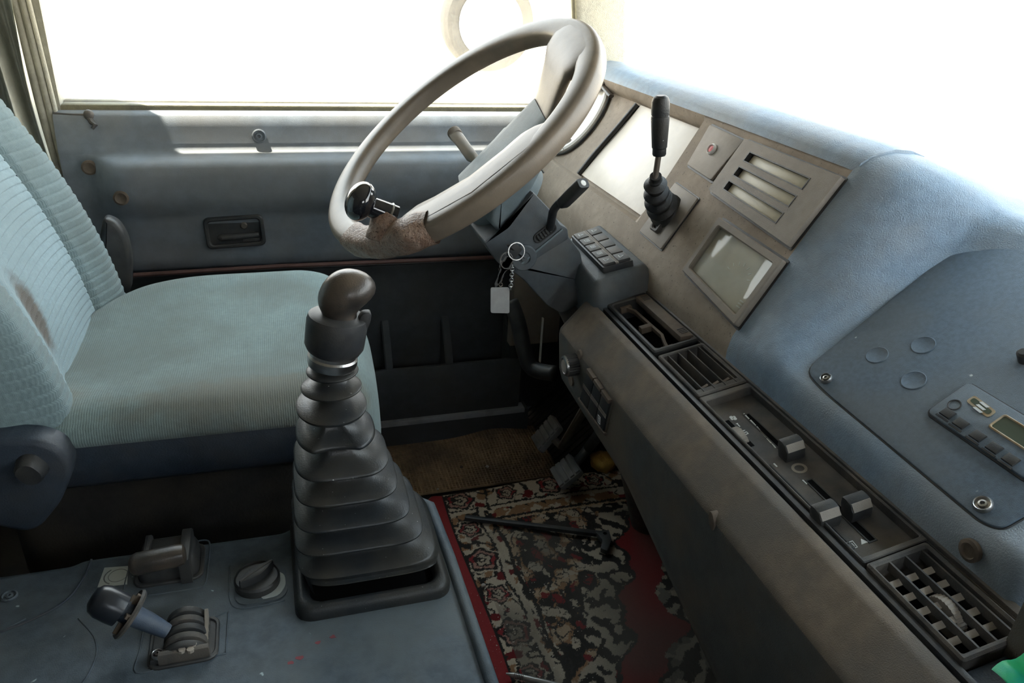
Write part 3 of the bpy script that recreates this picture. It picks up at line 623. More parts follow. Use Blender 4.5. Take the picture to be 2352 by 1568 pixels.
# ---- small vent with long slats
a0, a1, b0_, b1_ = shelfq((1507, 822), (1610, 790), (1712, 880), (1600, 915))
V1 = (a0, a1)
b = MB(); b.ring(SP, rrect((a0+a1)/2, (B0+B1)/2, a1-a0, B1-B0, .003), rrect((a0+a1)/2, (B0+B1)/2, a1-a0-.012, B1-B0-.010, .002), -.032, .003, .0015, cin=-.031); VE = obj('air_vent', b, M['blackdusty'], LD, label='small air vent with four long slats')
b = MB(); b.box(SP, a0+.004, a1-.004, B0+.003, B1-.003, -.0325, -.030); obj('vent_back', b, M['shade_black'], VE)
for k in range(4):
    bb = B0+.0115+k*.0145; sf = Fr(SP(0, bb, -.006), SP.u, SP.v*math.cos(1.45)+SP.n*math.sin(1.45))
    b = MB(); b.box(sf, a0+.006, a1-.006, -.009, .008, -.0008, .0008); obj('slat', b, M['blackdusty'], VE)
for k in range(3):
    bb = B0+.018+k*.0145; b = MB(); b.prism(Fr(SP(a1-.020, bb, -.006), SP.v, SP.n), [(-.005, -.008), (.006, -.008), (.006, .006), (-.003, .003)], -.002, .002); obj('vane_tab', b, M['brownplug'], VE)
# ---- heater control panel
a0 = V1[1]+.002; a1 = shelfq((1960, 1308), (2102, 1254), (2102, 1254), (1960, 1308))[0]-.001
HZ = -.009
b = MB(); b.box(SP, a0, a1, B0, B1, HZ-.004, HZ, 0); HP = obj('heater_panel', b, M['blackdusty'], LD, label='heater control panel with slider slots and printed symbols')
b = MB(); b.ring(SP, rrect((a0+a1)/2, (B0+B1)/2, a1-a0, B1-B0, .002), rrect((a0+a1)/2+.002, (B0+B1)/2, a1-a0-.016, B1-B0-.006, .002), HZ-.004, .002, .001, cin=HZ-.002); obj('panel_rim', b, M['blackdusty'], HP)
b = MB(); b.prism(Fr(SP(a0, 0, 0), SP.v, SP.n), [(B0+.004, HZ), (B1-.004, HZ), (B1-.004, .001), (B0+.004, .001)], -.016, -.002, .004); obj('lead_in', b, M['blackdusty'], HP)
def slot(p0, p1, wd=.006):
    A = np.array(SP.px(*p0, HZ)); Bp = np.array(SP.px(*p1, HZ)); m_ = (A+Bp)/2
    k = MB(); L2 = abs(Bp[0]-A[0]); k.ring(SP, rrect(m_[0], m_[1], L2+.003, wd+.003, 0), rrect(m_[0], m_[1], L2, wd, 0), HZ-.002, HZ+.0008); obj('slider_slot', k, M['black'], HP)
    k = MB(); k.box(SP, m_[0]-L2/2, m_[0]+L2/2, m_[1]-wd/2, m_[1]+wd/2, HZ-.001, HZ+.0003); obj('slot_bottom', k, M['shade_black'], HP)
slot((1716, 952), (1812, 1045)); slot((1768, 1070), (1945, 1263), .0065); slot((1862, 1102), (2000, 1243), .006)
def slider(px, nm_label):
    a, b2 = SP.px(*px, .006); f_ = SP.sub(a, b2)
    k = MB(); sf = Fr(f_(0, 0, 0), f_.v, f_.n)       # profile in (v, n)?  drawn across the panel
    sd_ = Fr(f_(0, 0, 0), f_.u, f_.n)
    pr_ = rpoly([(-.006, -.013), (.007, -.013), (.0095, -.004), (.0095, .004), (.007, .0065), (.006, .0105), (-.001, .0125), (-.007, .012), (-.0085, .004)], .0012, 2)
    k.prism(sd_, pr_, -.0115, .0115, .0015, .0015); o = obj('slider_knob', k, M['black'], HP, label=nm_label)
    k = MB(); pr2 = [(.0040, .0108), (.0088, .0038), (.0098, .0044), (.0052, .0114)]; k.prism(sd_, pr2, -.010, .010); obj('grip_face', k, M['plate'], HP)
    k = MB(); k.box(f_, -.003, .003, -.002, .002, HZ-.008, -.012); obj('slider_stem', k, M['darkmetal'], HP)
slider((1818, 1020), 'slider knob'); slider((1896, 1172), 'slider knob'); slider((1968, 1153), 'slider knob')
# thumbwheel
A = np.array(SP.px(1663, 968, HZ)); Bp = np.array(SP.px(1722, 1027, HZ)); m_ = (A+Bp)/2; L2 = Bp[0]-A[0]
k = MB(); k.box(SP, m_[0]-L2/2, m_[0]+L2/2, m_[1]-.006, m_[1]+.006, HZ-.001, HZ+.0004); obj('wheel_slot', k, M['shade_black'], HP)
tw = Fr(SP(m_[0]+.004, m_[1], HZ-.012), SP.u, SP.n); k = MB(); n2 = 72; prof2 = []
ring0 = [(.0200*(1 if i % 2 else .955)*math.cos(2*math.pi*i/n2), .0200*(1 if i % 2 else .955)*math.sin(2*math.pi*i/n2)) for i in range(n2)]
k.prism(tw, ring0, -.0045, .0045); obj('thumbwheel', k, M['plate'], HP, sharp=20, label='ribbed fan thumbwheel')
# printed marks
def mark(name, strokes, wd=.0009, px0=None):
    k = MB()
    for s_ in strokes: k.stroke(SP, s_, wd, HZ, HZ+.0004)
    return obj(name, k, M['print'], HP)
def spx(*p): return SP.px(*p, HZ)
for p, q in (((1709, 950), (1720, 962)), ((1724, 965), (1735, 977)), ((1738, 980), (1748, 992)), ((1750, 994), (1760, 1004)), ((1762, 1007), (1771, 1017)), ((1774, 1019), (1781, 1028)), ((1778, 1065), (1784, 1071)), ((1844, 1103), (1853, 1111))):
    mark('dash_mark', [[spx(*p), spx(*q)]], .0016)
fa, fb = spx(1684, 960)
for k_ in range(4):
    an = k_*math.pi/2+.4; k = MB(); k.prism(SP, circ(fa+.0026*math.cos(an), fb+.0026*math.sin(an), .0022, 10, .0012 if k_ % 2 else .0022), HZ, HZ+.0004); obj('fan_symbol', k, M['print'], HP)
o1 = np.array(spx(1696, 976)); mark('numeral_1', [[o1+(-.003, -.001), o1+(-.003, .001)][::1], [o1+(-.003, .0), o1+(.003, .0)]], .0009)
o2 = np.array(spx(1711, 993)); mark('numeral_2', [[o2+(-.0035, .002), o2+(-.0035, -.002), o2+(0, -.002), o2+(0, .002), o2+(.0035, .002), o2+(.0035, -.002)]], .0009)
o3 = np.array(spx(1956, 1252)); mark('defrost_symbol', [[o3+(-.004, -.004), o3+(.004, -.003), o3+(.004, .003), o3+(-.004, .004), o3+(-.004, -.004)], [o3+(-.002, -.0015), o3+(.002, -.0015)], [o3+(-.002, 0), o3+(.002, 0)], [o3+(-.002, .0015), o3+(.002, .0015)]], .0007)
o4 = np.array(spx(1980, 1243)); k = MB(); k.prism(SP, [o4+(-.003, .001), o4+(.003, -.003), o4+(.003, .004)], HZ, HZ+.0004); obj('arrow_symbol', k, M['print'], HP)
o5 = np.array(spx(1938, 1283)); mark('snow_symbol', [[o5+(-.003, 0), o5+(.003, 0)], [o5+(-.0015, -.0025), o5+(.0015, .0025)], [o5+(.0015, -.0025), o5+(-.0015, .0025)]], .0006)
# worn sticker patch
o6 = np.array(spx(1836, 1075)); k = MB(); k.ring(SP, circ(o6[0], o6[1], .008, 18), circ(o6[0], o6[1], .005, 18), HZ, HZ+.0003); obj('worn_patch', k, M['plate'], HP)
# ---- big vent with grid
a0 = a1+.002; q3 = shelfq((1968, 1312), (2110, 1262), (2338, 1478), (2168, 1540)); a1 = q3[1]
b = MB(); bx1 = B1-.004; b.ring(SP, rrect((a0+a1)/2, (B0+bx1)/2, a1-a0, bx1-B0, .003), rrect((a0+a1)/2, (B0+bx1)/2, a1-a0-.012, bx1-B0-.009, .002), -.032, .004, .002, cin=-.031); VG = obj('grid_vent', b, M['blackdusty'], LD, label='air vent with crossed slats and a ribbed thumbwheel')
b = MB(); b.box(SP, a0+.004, a1-.004, B0+.003, bx1-.003, -.0325, -.031); obj('vent_back', b, M['shade_black'], VG)
for k_ in range(3):
    bb = B0+.006+(k_+.62)*(bx1-B0-.012)/3.05+.003; sf = Fr(SP(0, bb, -.004), SP.u, SP.v*math.cos(1.45)+SP.n*math.sin(1.45))
    b = MB(); b.box(sf, a0+.005, a1-.005, -.003, .006, -.0009, .0009); obj('long_slat', b, M['blackdusty'], VG)
for k_ in range(5):
    aa = a0+.006+(k_+1)*(a1-a0-.012)/6; sf = Fr(SP(aa, 0, -.006), SP.v, SP.n*.35-SP.u*.94)
    b = MB(); b.box(sf, B0+.004, bx1-.004, -.0028, .0028, -.0009, .0009); obj('cross_slat', b, M['plate'], VG)
tw = Fr(SP((a0+a1)/2+.004, B0+.033, -.016), SP.u, SP.n); k = MB(); ring0 = [(.0175*(1 if i % 2 else .95)*math.cos(2*math.pi*i/60), .0175*(1 if i % 2 else .95)*math.sin(2*math.pi*i/60)) for i in range(60)]
k.prism(tw, ring0, -.0045, .0045); obj('thumbwheel', k, M['plate'], VG, sharp=20, label='pale ribbed thumbwheel')
# shelf beyond the vent
b = MB(); b.box(SP, a1+.002, .55, B0-.004, B1, -.02, -.006, .002); obj('shelf_end', b, M['vinyl'], LD)
# ---- rear face: knob, rocker switches, plugs
FP = Fr((.4045, 0, 0), (0, -1, 0), (0, 0, 1)); 
FP = Fr((.408, 0, .47), (0, -1, 0), (-.0055, 0, .075))
a, c_ = FP.px(1312, 838, .008)
b = MB(); kf = FP.sub(a, c_); n2 = 56; rr = .0165
def gear(r): return [(r*(1 if i % 2 else .94)*math.cos(2*math.pi*i/n2), r*(1 if i % 2 else .94)*math.sin(2*math.pi*i/n2)) for i in range(n2)]
b.loft([[kf(*p, h) for p in gear(r)] for r, h in ((rr, -.004), (rr, .014), (rr*.95, .017))]); KN = obj('rotary_knob', b, M['black'], LD, sharp=25, label='black ribbed rotary knob with pale centre')
b = MB(); b.lathe(kf, [(rr*.95, .016), (rr*.9, .019), (rr*.72, .020), (rr*.66, .0175), (0, .0175)], 28); obj('knob_rim', b, M['metal'], KN)
b = MB(); b.lathe(kf, [(rr*.62, .017), (rr*.6, .0195), (0, .020)], 20); obj('knob_centre', b, M['plate'], KN)
a, c_ = FP.px(1311, 872, .001); b = MB(); b.lathe(FP.sub(a, c_), [(.010, -.002), (.009, .002), (0, .001)], 16); obj('scuffed_dent', b, M['brownplug'], LD)
a, c_ = FP.px(1330, 815, .001); b = MB(); b.lathe(FP.sub(a, c_), [(.008, -.002), (.007, .0012), (0, .0008)], 16); obj('scuffed_dent', b, M['brownplug'], LD)
pq = Fr((.4025, 0, .545), (0, -1, 0), (-.0055, 0, .075)); a, c_ = FP.px(1634, 1196, .001); b = MB(); b.prism(FP.sub(a, c_, .25), circ(0, 0, .0055, 20, .0105), -.006, .0016, .001); obj('oval_plug', b, M['brownplug'], LD, label='brown oval plug')
RQ_ = [FP.px(*p, .003) for p in ((1349, 851), (1401, 926), (1387, 990), (1332, 915))]
b = MB(); b.prism(FP, rpoly(inset(ccw(RQ_), -.003), .003, 2), -.004, .0012); RK = obj('rocker_block', b, M['lowdash'], LD, label='block of three black rocker switches')
for k_ in range(3):
    s0_, s1_ = k_/3+.012, (k_+1)/3-.012
    q = [lerp2(RQ_, s0_, 0), lerp2(RQ_, s1_, 0), lerp2(RQ_, s1_, 1), lerp2(RQ_, s0_, 1)]
    b = MB(); b.prism(FP, q, 0, .004, .0008); sw = obj('rocker_switch', b, M['black'], LD)
    q = [lerp2(RQ_, s0_, -.10), lerp2(RQ_, s1_, -.10), lerp2(RQ_, s1_, .02), lerp2(RQ_, s0_, .02)]
    b = MB(); b.prism(FP, q, 0, .006, .001); obj('rocker_lip', b, M['brownplug'], LD)
    for j in range(3):
        b = MB(); b.stroke(FP, [lerp2(RQ_, s0_, .44+.05*j), lerp2(RQ_, s1_, .44+.05*j)], .0007, .004, .0045); obj('switch_line', b, M['plate'], LD)
ic = lerp2(RQ_, .80, .82); b = MB(); b.ring(FP, [tuple(np.array(ic)+np.array(p)) for p in ((-.004, -.006), (.004, -.006), (.004, .006), (-.004, .006))], [tuple(np.array(ic)+np.array(p)) for p in ((-.0032, -.0052), (.0032, -.0052), (.0032, .0052), (-.0032, .0052))], .004, .0046); obj('lamp_symbol_frame', b, M['print'], LD)
b = MB(); b.ring(FP, circ(ic[0], ic[1], .0026, 14, .0032), circ(ic[0], ic[1], .0018, 14, .0024), .004, .0046); obj('lamp_symbol', b, M['print'], LD)
b = MB(); q = [lerp2(RQ_, -.06, 1.02), lerp2(RQ_, 1.04, 1.02), lerp2(RQ_, 1.06, 1.10), lerp2(RQ_, -.06, 1.10)]; b.prism(FP, q, -.002, .004, .001); obj('block_lip', b, M['brownplug'], LD)
# dark compartment edge at the right of the shelf
b = MB(); b.box(Fr((.5, 0, .56), (0, -1, 0), (0, 0, 1)), -.287, .3, .03, .12, -.02, .0, .006); obj('side_compartment', b, M['lowdash'], LD)
# turquoise wrapper lying on the shelf end
wq = SP.px(2325, 1563, .006); t = MB()
def wfn(u, v): return SP(wq[0]-.012+.07*u, wq[1]-.006+.05*v-.01*u, .008+.004*math.sin(7*u+2*v)+.003*math.sin(11*v))
t.grid(wfn, 14, 12); t.grid(lambda u, v: wfn(u, v)-np.array([0, 0, .001]), 14, 12, True)
obj('wrapper', t, M['turq'], sharp=180, label='turquoise and green wrapper lying at the near end of the dash shelf', cat='wrapper')

# =================================================================== SWITCH POD by the column
PF = slope(14, .472, .652)
t = thing('switch_pod', 'dark pod with two rows of square push switches beside the steering column', 'switch pod', (.51, 1.08, .56))
TQ = [PF.px(*p, -.006) for p in ((1289, 557), (1376, 515), (1480, 604), (1370, 645))]
b = MB(); o0 = ccw(rpoly(TQ, .006, 3)); R = []
for ins, h in ((-.014, -.085), (-.012, -.03), (-.004, -.012), (-.001, -.008), (.003, -.006)): R.append([PF(*p, h) for p in inset(o0, ins)])
b.loft(R); obj('pod_body', b, M['shroudd'], t, sharp=50)
BQ = [PF.px(*p, .006) for p in ((1315, 539), (1371, 521), (1450, 594), (1386, 610))]
b = MB(); b.prism(PF, rpoly(inset(ccw(BQ), -.002), .002, 2), -.008, .004, .001); obj('switch_carrier', b, M['black'], t)
for c2 in range(2):
    for r_ in range(5):
        s0_, s1_ = (0.02, .44) if c2 == 0 else (.56, .98); t0, t1 = r_/5+.015, (r_+1)/5-.015
        q = [lerp2(BQ, s0_, t0), lerp2(BQ, s1_, t0), lerp2(BQ, s1_, t1), lerp2(BQ, s0_, t1)]
        b = MB(); b.prism(PF, q, .003, .0075, .0008); bt = obj('push_switch', b, M['blackdusty'], t)
        m0 = np.mean(np.array(q), axis=0); sz = .0042
        icon = MB()
        if r_ in (0, 4):
            icon.stroke(PF, [m0+(-sz, -sz*.8), m0+(sz, -sz*.8), m0+(0, sz)], .0008, .0075, .0079, True); nm = 'arrow_icon'
        elif c2 == 0:
            icon.stroke(PF, [m0+(-sz, -sz*.8), m0+(sz, -sz*.8), m0+(sz*1.1, sz*.8), m0+(-sz*1.1, sz*.8)], .0007, .0075, .0079, True); nm = 'heater_icon'
        else: continue
        obj(nm, icon, M['print'], bt)
        if nm == 'heater_icon':
            for j in (-1, 0, 1):
                k = MB(); k.stroke(PF, [m0+(j*sz*.5, -sz*.5), m0+(j*sz*.5+.0006, 0), m0+(j*sz*.5, sz*.5)], .0006, .0075, .0079); obj('icon_line', k, M['print'], bt)
for j in range(3):
    b = MB(); s_ = .46+.04*j; b.stroke(PF, [lerp2(BQ, s_, 0), lerp2(BQ, s_, 1)], .0009, .004, .0062); obj('divider_line', b, M['plate'], t)

# =================================================================== STEERING COLUMN
t = thing('steering_column', 'blue-grey steering column shroud with stalks and ignition lock', 'steering column', (.47, 1.1, .0)); COL = t
W1 = wallY(1.03)
up = rpoly([W1.px(*p) for p in ((1225, 335), (1240, 341), (1258, 368), (1246, 391), (1222, 438), (1188, 487), (1162, 514), (1148, 537), (1126, 512), (1133, 476), (1148, 428), (1160, 412), (1185, 380))], .006, 3)
b = MB(); b.prism(W1, up, -.145, 0, .006, .004); obj('upper_shroud', b, M['shroud'], t, sharp=45, label='teal upper column shroud')
b = MB(); sm = [W1.px(*p) for p in ((1126, 512), (1134, 476), (1149, 428), (1140, 470), (1133, 500), (1148, 540))]; b.tube([W1(*p, .002) for p in [W1.px(*q) for q in ((1226, 362), (1236, 380), (1248, 396))]], .0012, 6); obj('shroud_seam', b, M['black'], t)
lo = rpoly([W1.px(*p) for p in ((1221, 437), (1268, 487), (1283, 512), (1300, 520), (1303, 545), (1186, 618), (1142, 602), (1108, 552), (1162, 516))], .004, 3)
b = MB(); b.prism(W1, lo, -.15, .008, .003, .003); obj('switch_housing', b, M['shroudd'], t, sharp=40)
W2 = wallY(1.04)
l2 = rpoly([W2.px(*p) for p in ((1150, 602), (1186, 610), (1300, 535), (1335, 580), (1345, 640), (1345, 690), (1292, 722), (1255, 700), (1205, 645))], .008, 3)
b = MB(); b.prism(W2, l2, -.13, .0, .004, .004); obj('lower_shroud', b, M['shroudd'], t, sharp=40)
b = MB(); cr_ = [W1.at(1184, 617, .010), W1.at(1240, 570, .010), W1.at(1292, 527, .010)]; b.tube(cr_, .0018, 6); obj('housing_edge', b, M['shroud'], t)
b = MB(); b.tube([(.44, 1.10, .62), (.60, 1.115, .32), (.70, 1.12, .0)], [.04, .035, .035], 18); obj('shaft', b, M['blackdusty'], t)
# stalk boot slot
s0 = W1.px(1236, 547, .009); s1 = W1.px(1268, 522, .009); ang = math.atan2(s1[1]-s0[1], s1[0]-s0[0])
sf = W1.sub((s0[0]+s1[0])/2, (s0[1]+s1[1])/2, ang, .008); b = MB(); b.ring(sf, rrect(0, 0, .040, .017, .008), rrect(0, 0, .034, .012, .006), -.004, .002, .0008); obj('stalk_slot', b, M['black'], t)
for k_ in range(6): b = MB(); b.tube([sf(-.013+.005*k_, -.005, .0015), sf(-.013+.005*k_, .005, .0015)], .0016, 6); obj('boot_rib', b, M['rubber'], t)
st = MB(); pa = [sf(.010, 0, 0), P(1268, 498, Y=1.0), P(1272, 482, Y=.99), P(1285, 466, Y=.975), P(1300, 455, Y=.965)]; st.tube(smooth(pa, 4), .0062, 10, flat=(1, .8)); SK = obj('right_stalk', st, M['black'], t, label='black stalk with a white dot on its end')
e0 = P(1292, 468, Y=.965); e1_ = P(1340, 420, Y=.925); d_ = e1_-e0; L_ = np.linalg.norm(d_); d_ /= L_
sfr = Fr(e0, np.cross(d_, (0, 0, 1)), np.cross(d_, np.cross(d_, (0, 0, 1)))); 
if sfr.n@d_ < 0: sfr = Fr(e0, -sfr.u, sfr.v)
b = MB(); b.loft([[sfr(*p, h) for p in rrect(0, 0, .018*s_, .0145*s_, .004, 3)] for h, s_ in ((-.004, .6), (.0, .95), (.004, 1), (L_*.6, 1.02), (L_-.002, 1.02), (L_, .94))]); obj('stalk_grip', b, M['black'], SK, sharp=40)
b = MB(); b.lathe(sfr.sub(0, 0, 0, L_-.0005), [(.0045, 0), (.004, .001), (0, .0012)], 16); obj('white_dot', b, M['white'], SK)
st = MB(); pa = [P(1100, 385, Y=1.17), P(1085, 362, Y=1.19), P(1062, 330, Y=1.22), P(1042, 303, Y=1.25)]; st.tube(smooth(pa, 3), [.005]*3+[.011]*4+[.0115]*2+[.009], 12, flat=(1, .75)); LS = obj('left_stalk', st, mat('pale_worn_stalk', (.30, .29, .27), .6, DUST, .5, 30), t, label='pale worn stalk with grooved end')
for k_ in range(6): 
    q_ = np.array(pa[3])*(1-k_*.06)+np.array(pa[2])*(k_*.06); b = MB(); dd = pa[3]-pa[2]; dd = dd/np.linalg.norm(dd); b.torus(Fr(q_, np.cross(dd, (0, 0, 1)), np.cross(dd, np.cross(dd, (0, 0, 1)))), .0105, .001, 18, 5); obj('stalk_groove', b, M['plate'], LS)
# ignition lock
a, c_ = W1.px(1203, 592, .010); IG = W1.sub(a, c_, 0, .007)
b = MB(); b.lathe(IG, [(.0205, -.002), (.0205, .004), (.0185, .006), (.010, .006), (.009, .004), (.005, .004), (.0045, .007), (0, .007)], 30); obj('ignition_lock', b, M['shroudd'], t, sharp=30)
# ---- key ring
kp = P(1181, 577, Y=.992)
t = thing('key_ring', 'bunch of keys with chain and blank silver tag hanging from the ignition', 'keys', P(1148, 718, Y=.99))
b = MB(); b.tube([IG(0, 0, .004), kp+np.array([-.004, -.002, .004]), kp+np.array([-.012, -.004, .012])], .003, 6, flat=(1, .4)); b.box(Fr(kp, (.8, 0, -.6), (.6, 0, .8)), -.008, .008, -.011, .010, -.002, .002, .001); obj('ignition_key', b, M['black'], t)
b = MB(); b.torus(Fr(P(1186, 577, Y=.985), (1, .1, 0), (0, .25, 1)), .0125, .0011, 28, 6); obj('split_ring', b, M['metal'], t)
b = MB(); b.torus(Fr(P(1163, 598, Y=.985), (.9, .4, 0), (0, .2, 1)), .0115, .0011, 28, 6); obj('split_ring', b, M['metal'], t)
for p0, p1 in (((1170, 590), (1137, 660)), ((1173, 592), (1143, 652)), ((1160, 600), (1146, 640))):
    A = P(*p0, Y=.984); Bp = P(*p1, Y=.984); d_ = (Bp-A); L_ = np.linalg.norm(d_); kf = Fr(A, d_, np.cross(d_, (0, 1, 0)))
    b = MB(); b.prism(kf, rpoly([(0, -.006), (L_*.38, -.006), (L_*.42, -.003), (L_*.9, -.003), (L_, 0), (L_*.95, .002), (L_*.85, .003), (L_*.8, .0018), (L_*.7, .003), (L_*.6, .0016), (L_*.42, .003), (L_*.38, .006), (0, .006)], .001, 1), -.001, .001); obj('key', b, M['metal'], t)
TGf = wallY(.985); q = [TGf.px(*p) for p in ((1127, 660), (1170, 660), (1170, 719), (1127, 718))]
b = MB(); b.prism(TGf, rpoly(q, .003, 3), -.0006, .0006); obj('tag', b, mat('brushed_silver_tag', (.36, .36, .35), .5, (.30, .29, .28), .5, 60, .05, 90, .05), t, label='blank silver tag')
ch = [(1176, 616), (1175, 630), (1174, 642), (1174, 655), (1173, 666)]
for i in range(9):
    y_ = 612+i*6.2; x_ = 1177-.5*i; c0 = P(x_, y_, Y=.984); b = MB(); b.torus(Fr(c0, (1, 0, 0) if i % 2 else (0.2, 1, 0), (0, 0, 1)), .0028, .0007, 14, 5); obj('chain_link', b, M['metal'], t)
for i in range(8):
    y_ = 612+i*6; x_ = 1149+.2*i; c0 = P(x_, y_, Y=.986); b = MB(); b.torus(Fr(c0, (1, 0, 0) if i % 2 else (0.2, 1, 0), (0, 0, 1)), .0026, .0007, 14, 5); obj('chain_link', b, M['darkmetal'], t)

# =================================================================== STEERING WHEEL
til, yw = math.radians(39.05), math.radians(7.8); WC = np.array([.263, 1.1, .831])
e1 = np.array([math.cos(til)*math.cos(yw), math.cos(til)*math.sin(yw), math.sin(til)]); e2 = np.array([-math.sin(yw), math.cos(yw), 0.0])
WF = Fr(WC, e1, e2)          # n points to the driver
t = thing('steering_wheel', 'large worn grey-beige two-spoke steering wheel', 'steering wheel', WC-WF.n*.10)
SA, SB = math.radians(-18), math.radians(-108)
def adiff(a, b): return abs((a-b+math.pi) % (2*math.pi)-math.pi)
b = MB(); R = []; nR = 120
for k in range(nR+1):
    a = 2*math.pi*k/nR; w_ = max(1-adiff(a, SA)/.55, 0), max(1-adiff(a, SB)/.62, 0); w_ = sstep(0, 1, max(w_))
    ring = []
    for j in range(20):
        q = 2*math.pi*j/20; cr_, sr_ = math.cos(q), math.sin(q)
        rad = .0185*abs(cr_)**.62*np.sign(cr_); ax_ = .0160*abs(sr_)**.62*np.sign(sr_)
        if rad < 0: rad *= 1+.5*w_; ax_ -= .006*w_*abs(cr_)
        ring.append(WF((.2175+rad)*math.cos(a), (.2175+rad)*math.sin(a), ax_))
    R.append(ring)
b.loft(R, False, False); obj('rim', b, M['wheel'], t, sharp=180)
b = MB(); R = []
for k in range(nR+1):
    a = 2*math.pi*k/nR; R.append([WF((.2352+.0012*math.cos(q))*math.cos(a), (.2352+.0012*math.cos(q))*math.sin(a), -.0055+.0012*math.sin(q)) for q in np.linspace(0, 6.28, 6, endpoint=False)])
def spoke(ac, wr, wh, nm, prof):
    b = MB(); R = []
    for rr_, h, wd, th in prof or ((.215, -.001, wr, .012), (.198, -.002, wr*.93, .013), (.178, -.007, wr*.80, .013), (.155, -.022, wr*.66, .012), (.125, -.046, wr*.54, .012), (.095, -.066, wh*1.1, .012), (.06, -.082, wh, .012), (.02, -.088, wh*.9, .012)):
        ring = []
        for j in range(24):
            q = 2*math.pi*j/24; x = math.copysign(abs(math.cos(q))**.45, math.cos(q))*wd/2; z = math.copysign(abs(math.sin(q))**.7, math.sin(q))*th
            ang_ = x/max(rr_, .09); r2 = rr_ if rr_ > .16 else rr_
            if rr_ > .16: px_, py_ = r2*math.cos(ac+ang_), r2*math.sin(ac+ang_)
            else: px_, py_ = r2*math.cos(ac)-x*math.sin(ac), r2*math.sin(ac)+x*math.cos(ac)
            ring.append(WF(px_, py_, h+z-.004))
        R.append(ring)
    b.loft(R); return obj('spoke', b, M['wheel'], t, sharp=60)
spoke(SA, .150, .085, 'a', ((.218, .008, .170, .0125), (.200, .0075, .150, .0125), (.180, .003, .126, .0125), (.155, -.012, .108, .012), (.125, -.040, .094, .012), (.095, -.062, .088, .012), (.06, -.078, .088, .012), (.02, -.088, .08, .012)))
spoke(SB, .205, .09, 'b', ((.219, .008, .300, .0125), (.203, .008, .268, .0125), (.184, .0065, .235, .0125), (.162, .0, .202, .0125), (.138, -.014, .175, .012), (.110, -.038, .150, .013), (.075, -.066, .120, .013), (.03, -.086, .09, .012)))
b = MB(); HB = Fr(WC-WF.n*.11, e1, e2); b.loft([[HB(*p, h) for p in circ(0, 0, 1*r, 40)] for r, h in ((.055, -.03), (.066, -.02), (.070, 0), (.068, .016), (.060, .024), (.03, .028))]); obj('hub', b, M['shroud'], t, sharp=50, label='teal hub cover')
b = MB(); R = []
for s_ in np.linspace(0, 1, 8):      # teal sleeve on the lower part of the front spoke
    rr_ = .115-.165*s_; h = -.050-.040*s_; ring = []
    for j in range(20):
        q = 2*math.pi*j/20; x = math.copysign(abs(math.cos(q))**.5, math.cos(q))*(.048+.016*s_); z = math.copysign(abs(math.sin(q))**.7, math.sin(q))*.0165
        ring.append(WF(rr_*math.cos(SA)-x*math.sin(SA), rr_*math.sin(SA)+x*math.cos(SA), h+z-.004))
    R.append(ring)
b.loft(R); obj('spoke_sleeve', b, M['shroud'], t, sharp=60)
# spinner knob clamped on the rim with a leather wrap
def rimpt(deg, h=0, r=.2175): a = math.radians(deg); return WF(r*math.cos(a), r*math.sin(a), h)
b = MB(); R = []
for k in range(23):
    dg = -170+44*k/22; a = math.radians(dg); rad0 = .0203+.0005*math.sin(k*1.1); fl_ = sstep(.55, .8, k/22)*(1-sstep(.85, 1, k/22))
    ring = []
    for j in range(18):
        q = 2*math.pi*j/18; rr_ = rad0*(1+.5*fl_*max(math.sin(q+.6), 0)+.05*math.sin(3*q+k))
        ca_, sa_ = math.cos(q), math.sin(q); dr_ = (.0208+rr_-rad0)*abs(ca_)**.62*np.sign(ca_); dh_ = (.0186+(rr_-rad0)*.9)*abs(sa_)**.62*np.sign(sa_)
        ring.append(WF((.2175+dr_)*math.cos(a), (.2175+dr_)*math.sin(a), dh_))
    R.append(ring)
b.loft(R, False, False); SPN = obj('leather_wrap', b, M['leather'], t, sharp=180, label='worn brown leather wrapped round the rim')
rp0 = rimpt(-148, .012); Yb = rp0[1]+.012
ball = P(828, 462, Y=Yb); s1 = P(893, 492, Y=Yb-.002); s2 = P(850, 474, Y=Yb)
b = MB(); s0k = rimpt(-149, .004); b.tube(smooth([s0k, s0k*.5+s1*.5+np.array([0, 0, .004]), s1+(s1-s2)*.1], 5), [.023]*3+[.021]*3+[.0185]*2+[.0165]*2+[.0155], 18, flat=(1.15, 1)); obj('leather_neck', b, M['leather'], t, sharp=180)
b = MB(); b.tube([s1+(s1-s2)*.35, s1, s1*.5+s2*.5, s2], [.0150, .0150, .0145, .0135], 20); SPK = obj('spinner_stem', b, M['gloss'], t, label='glossy black spinner knob stem')
b = MB(); ax_ = (ball-s1)/np.linalg.norm(ball-s1); bf = Fr(ball, np.cross(ax_, (0, 1, 0)), np.cross(ax_, np.cross(ax_, (0, 1, 0)))); b.sphere(None, (.0265, .0265, .019), 28, 16, bf); obj('spinner_ball', b, M['gloss'], t, sharp=180, label='glossy black spinner knob')
b = MB(); cf = Fr(s1, bf.u, bf.v); b.torus(cf, .0148, .0016, 24, 6); obj('spinner_collar', b, M['metal'], t)

# =================================================================== DRIVER SEAT
t = thing('driver_seat', 'worn teal fabric driver seat with ribbed backrest and dark vinyl skirt', 'seat', (-.15, 1.1, 0)); SEAT = t
SY = 1.105
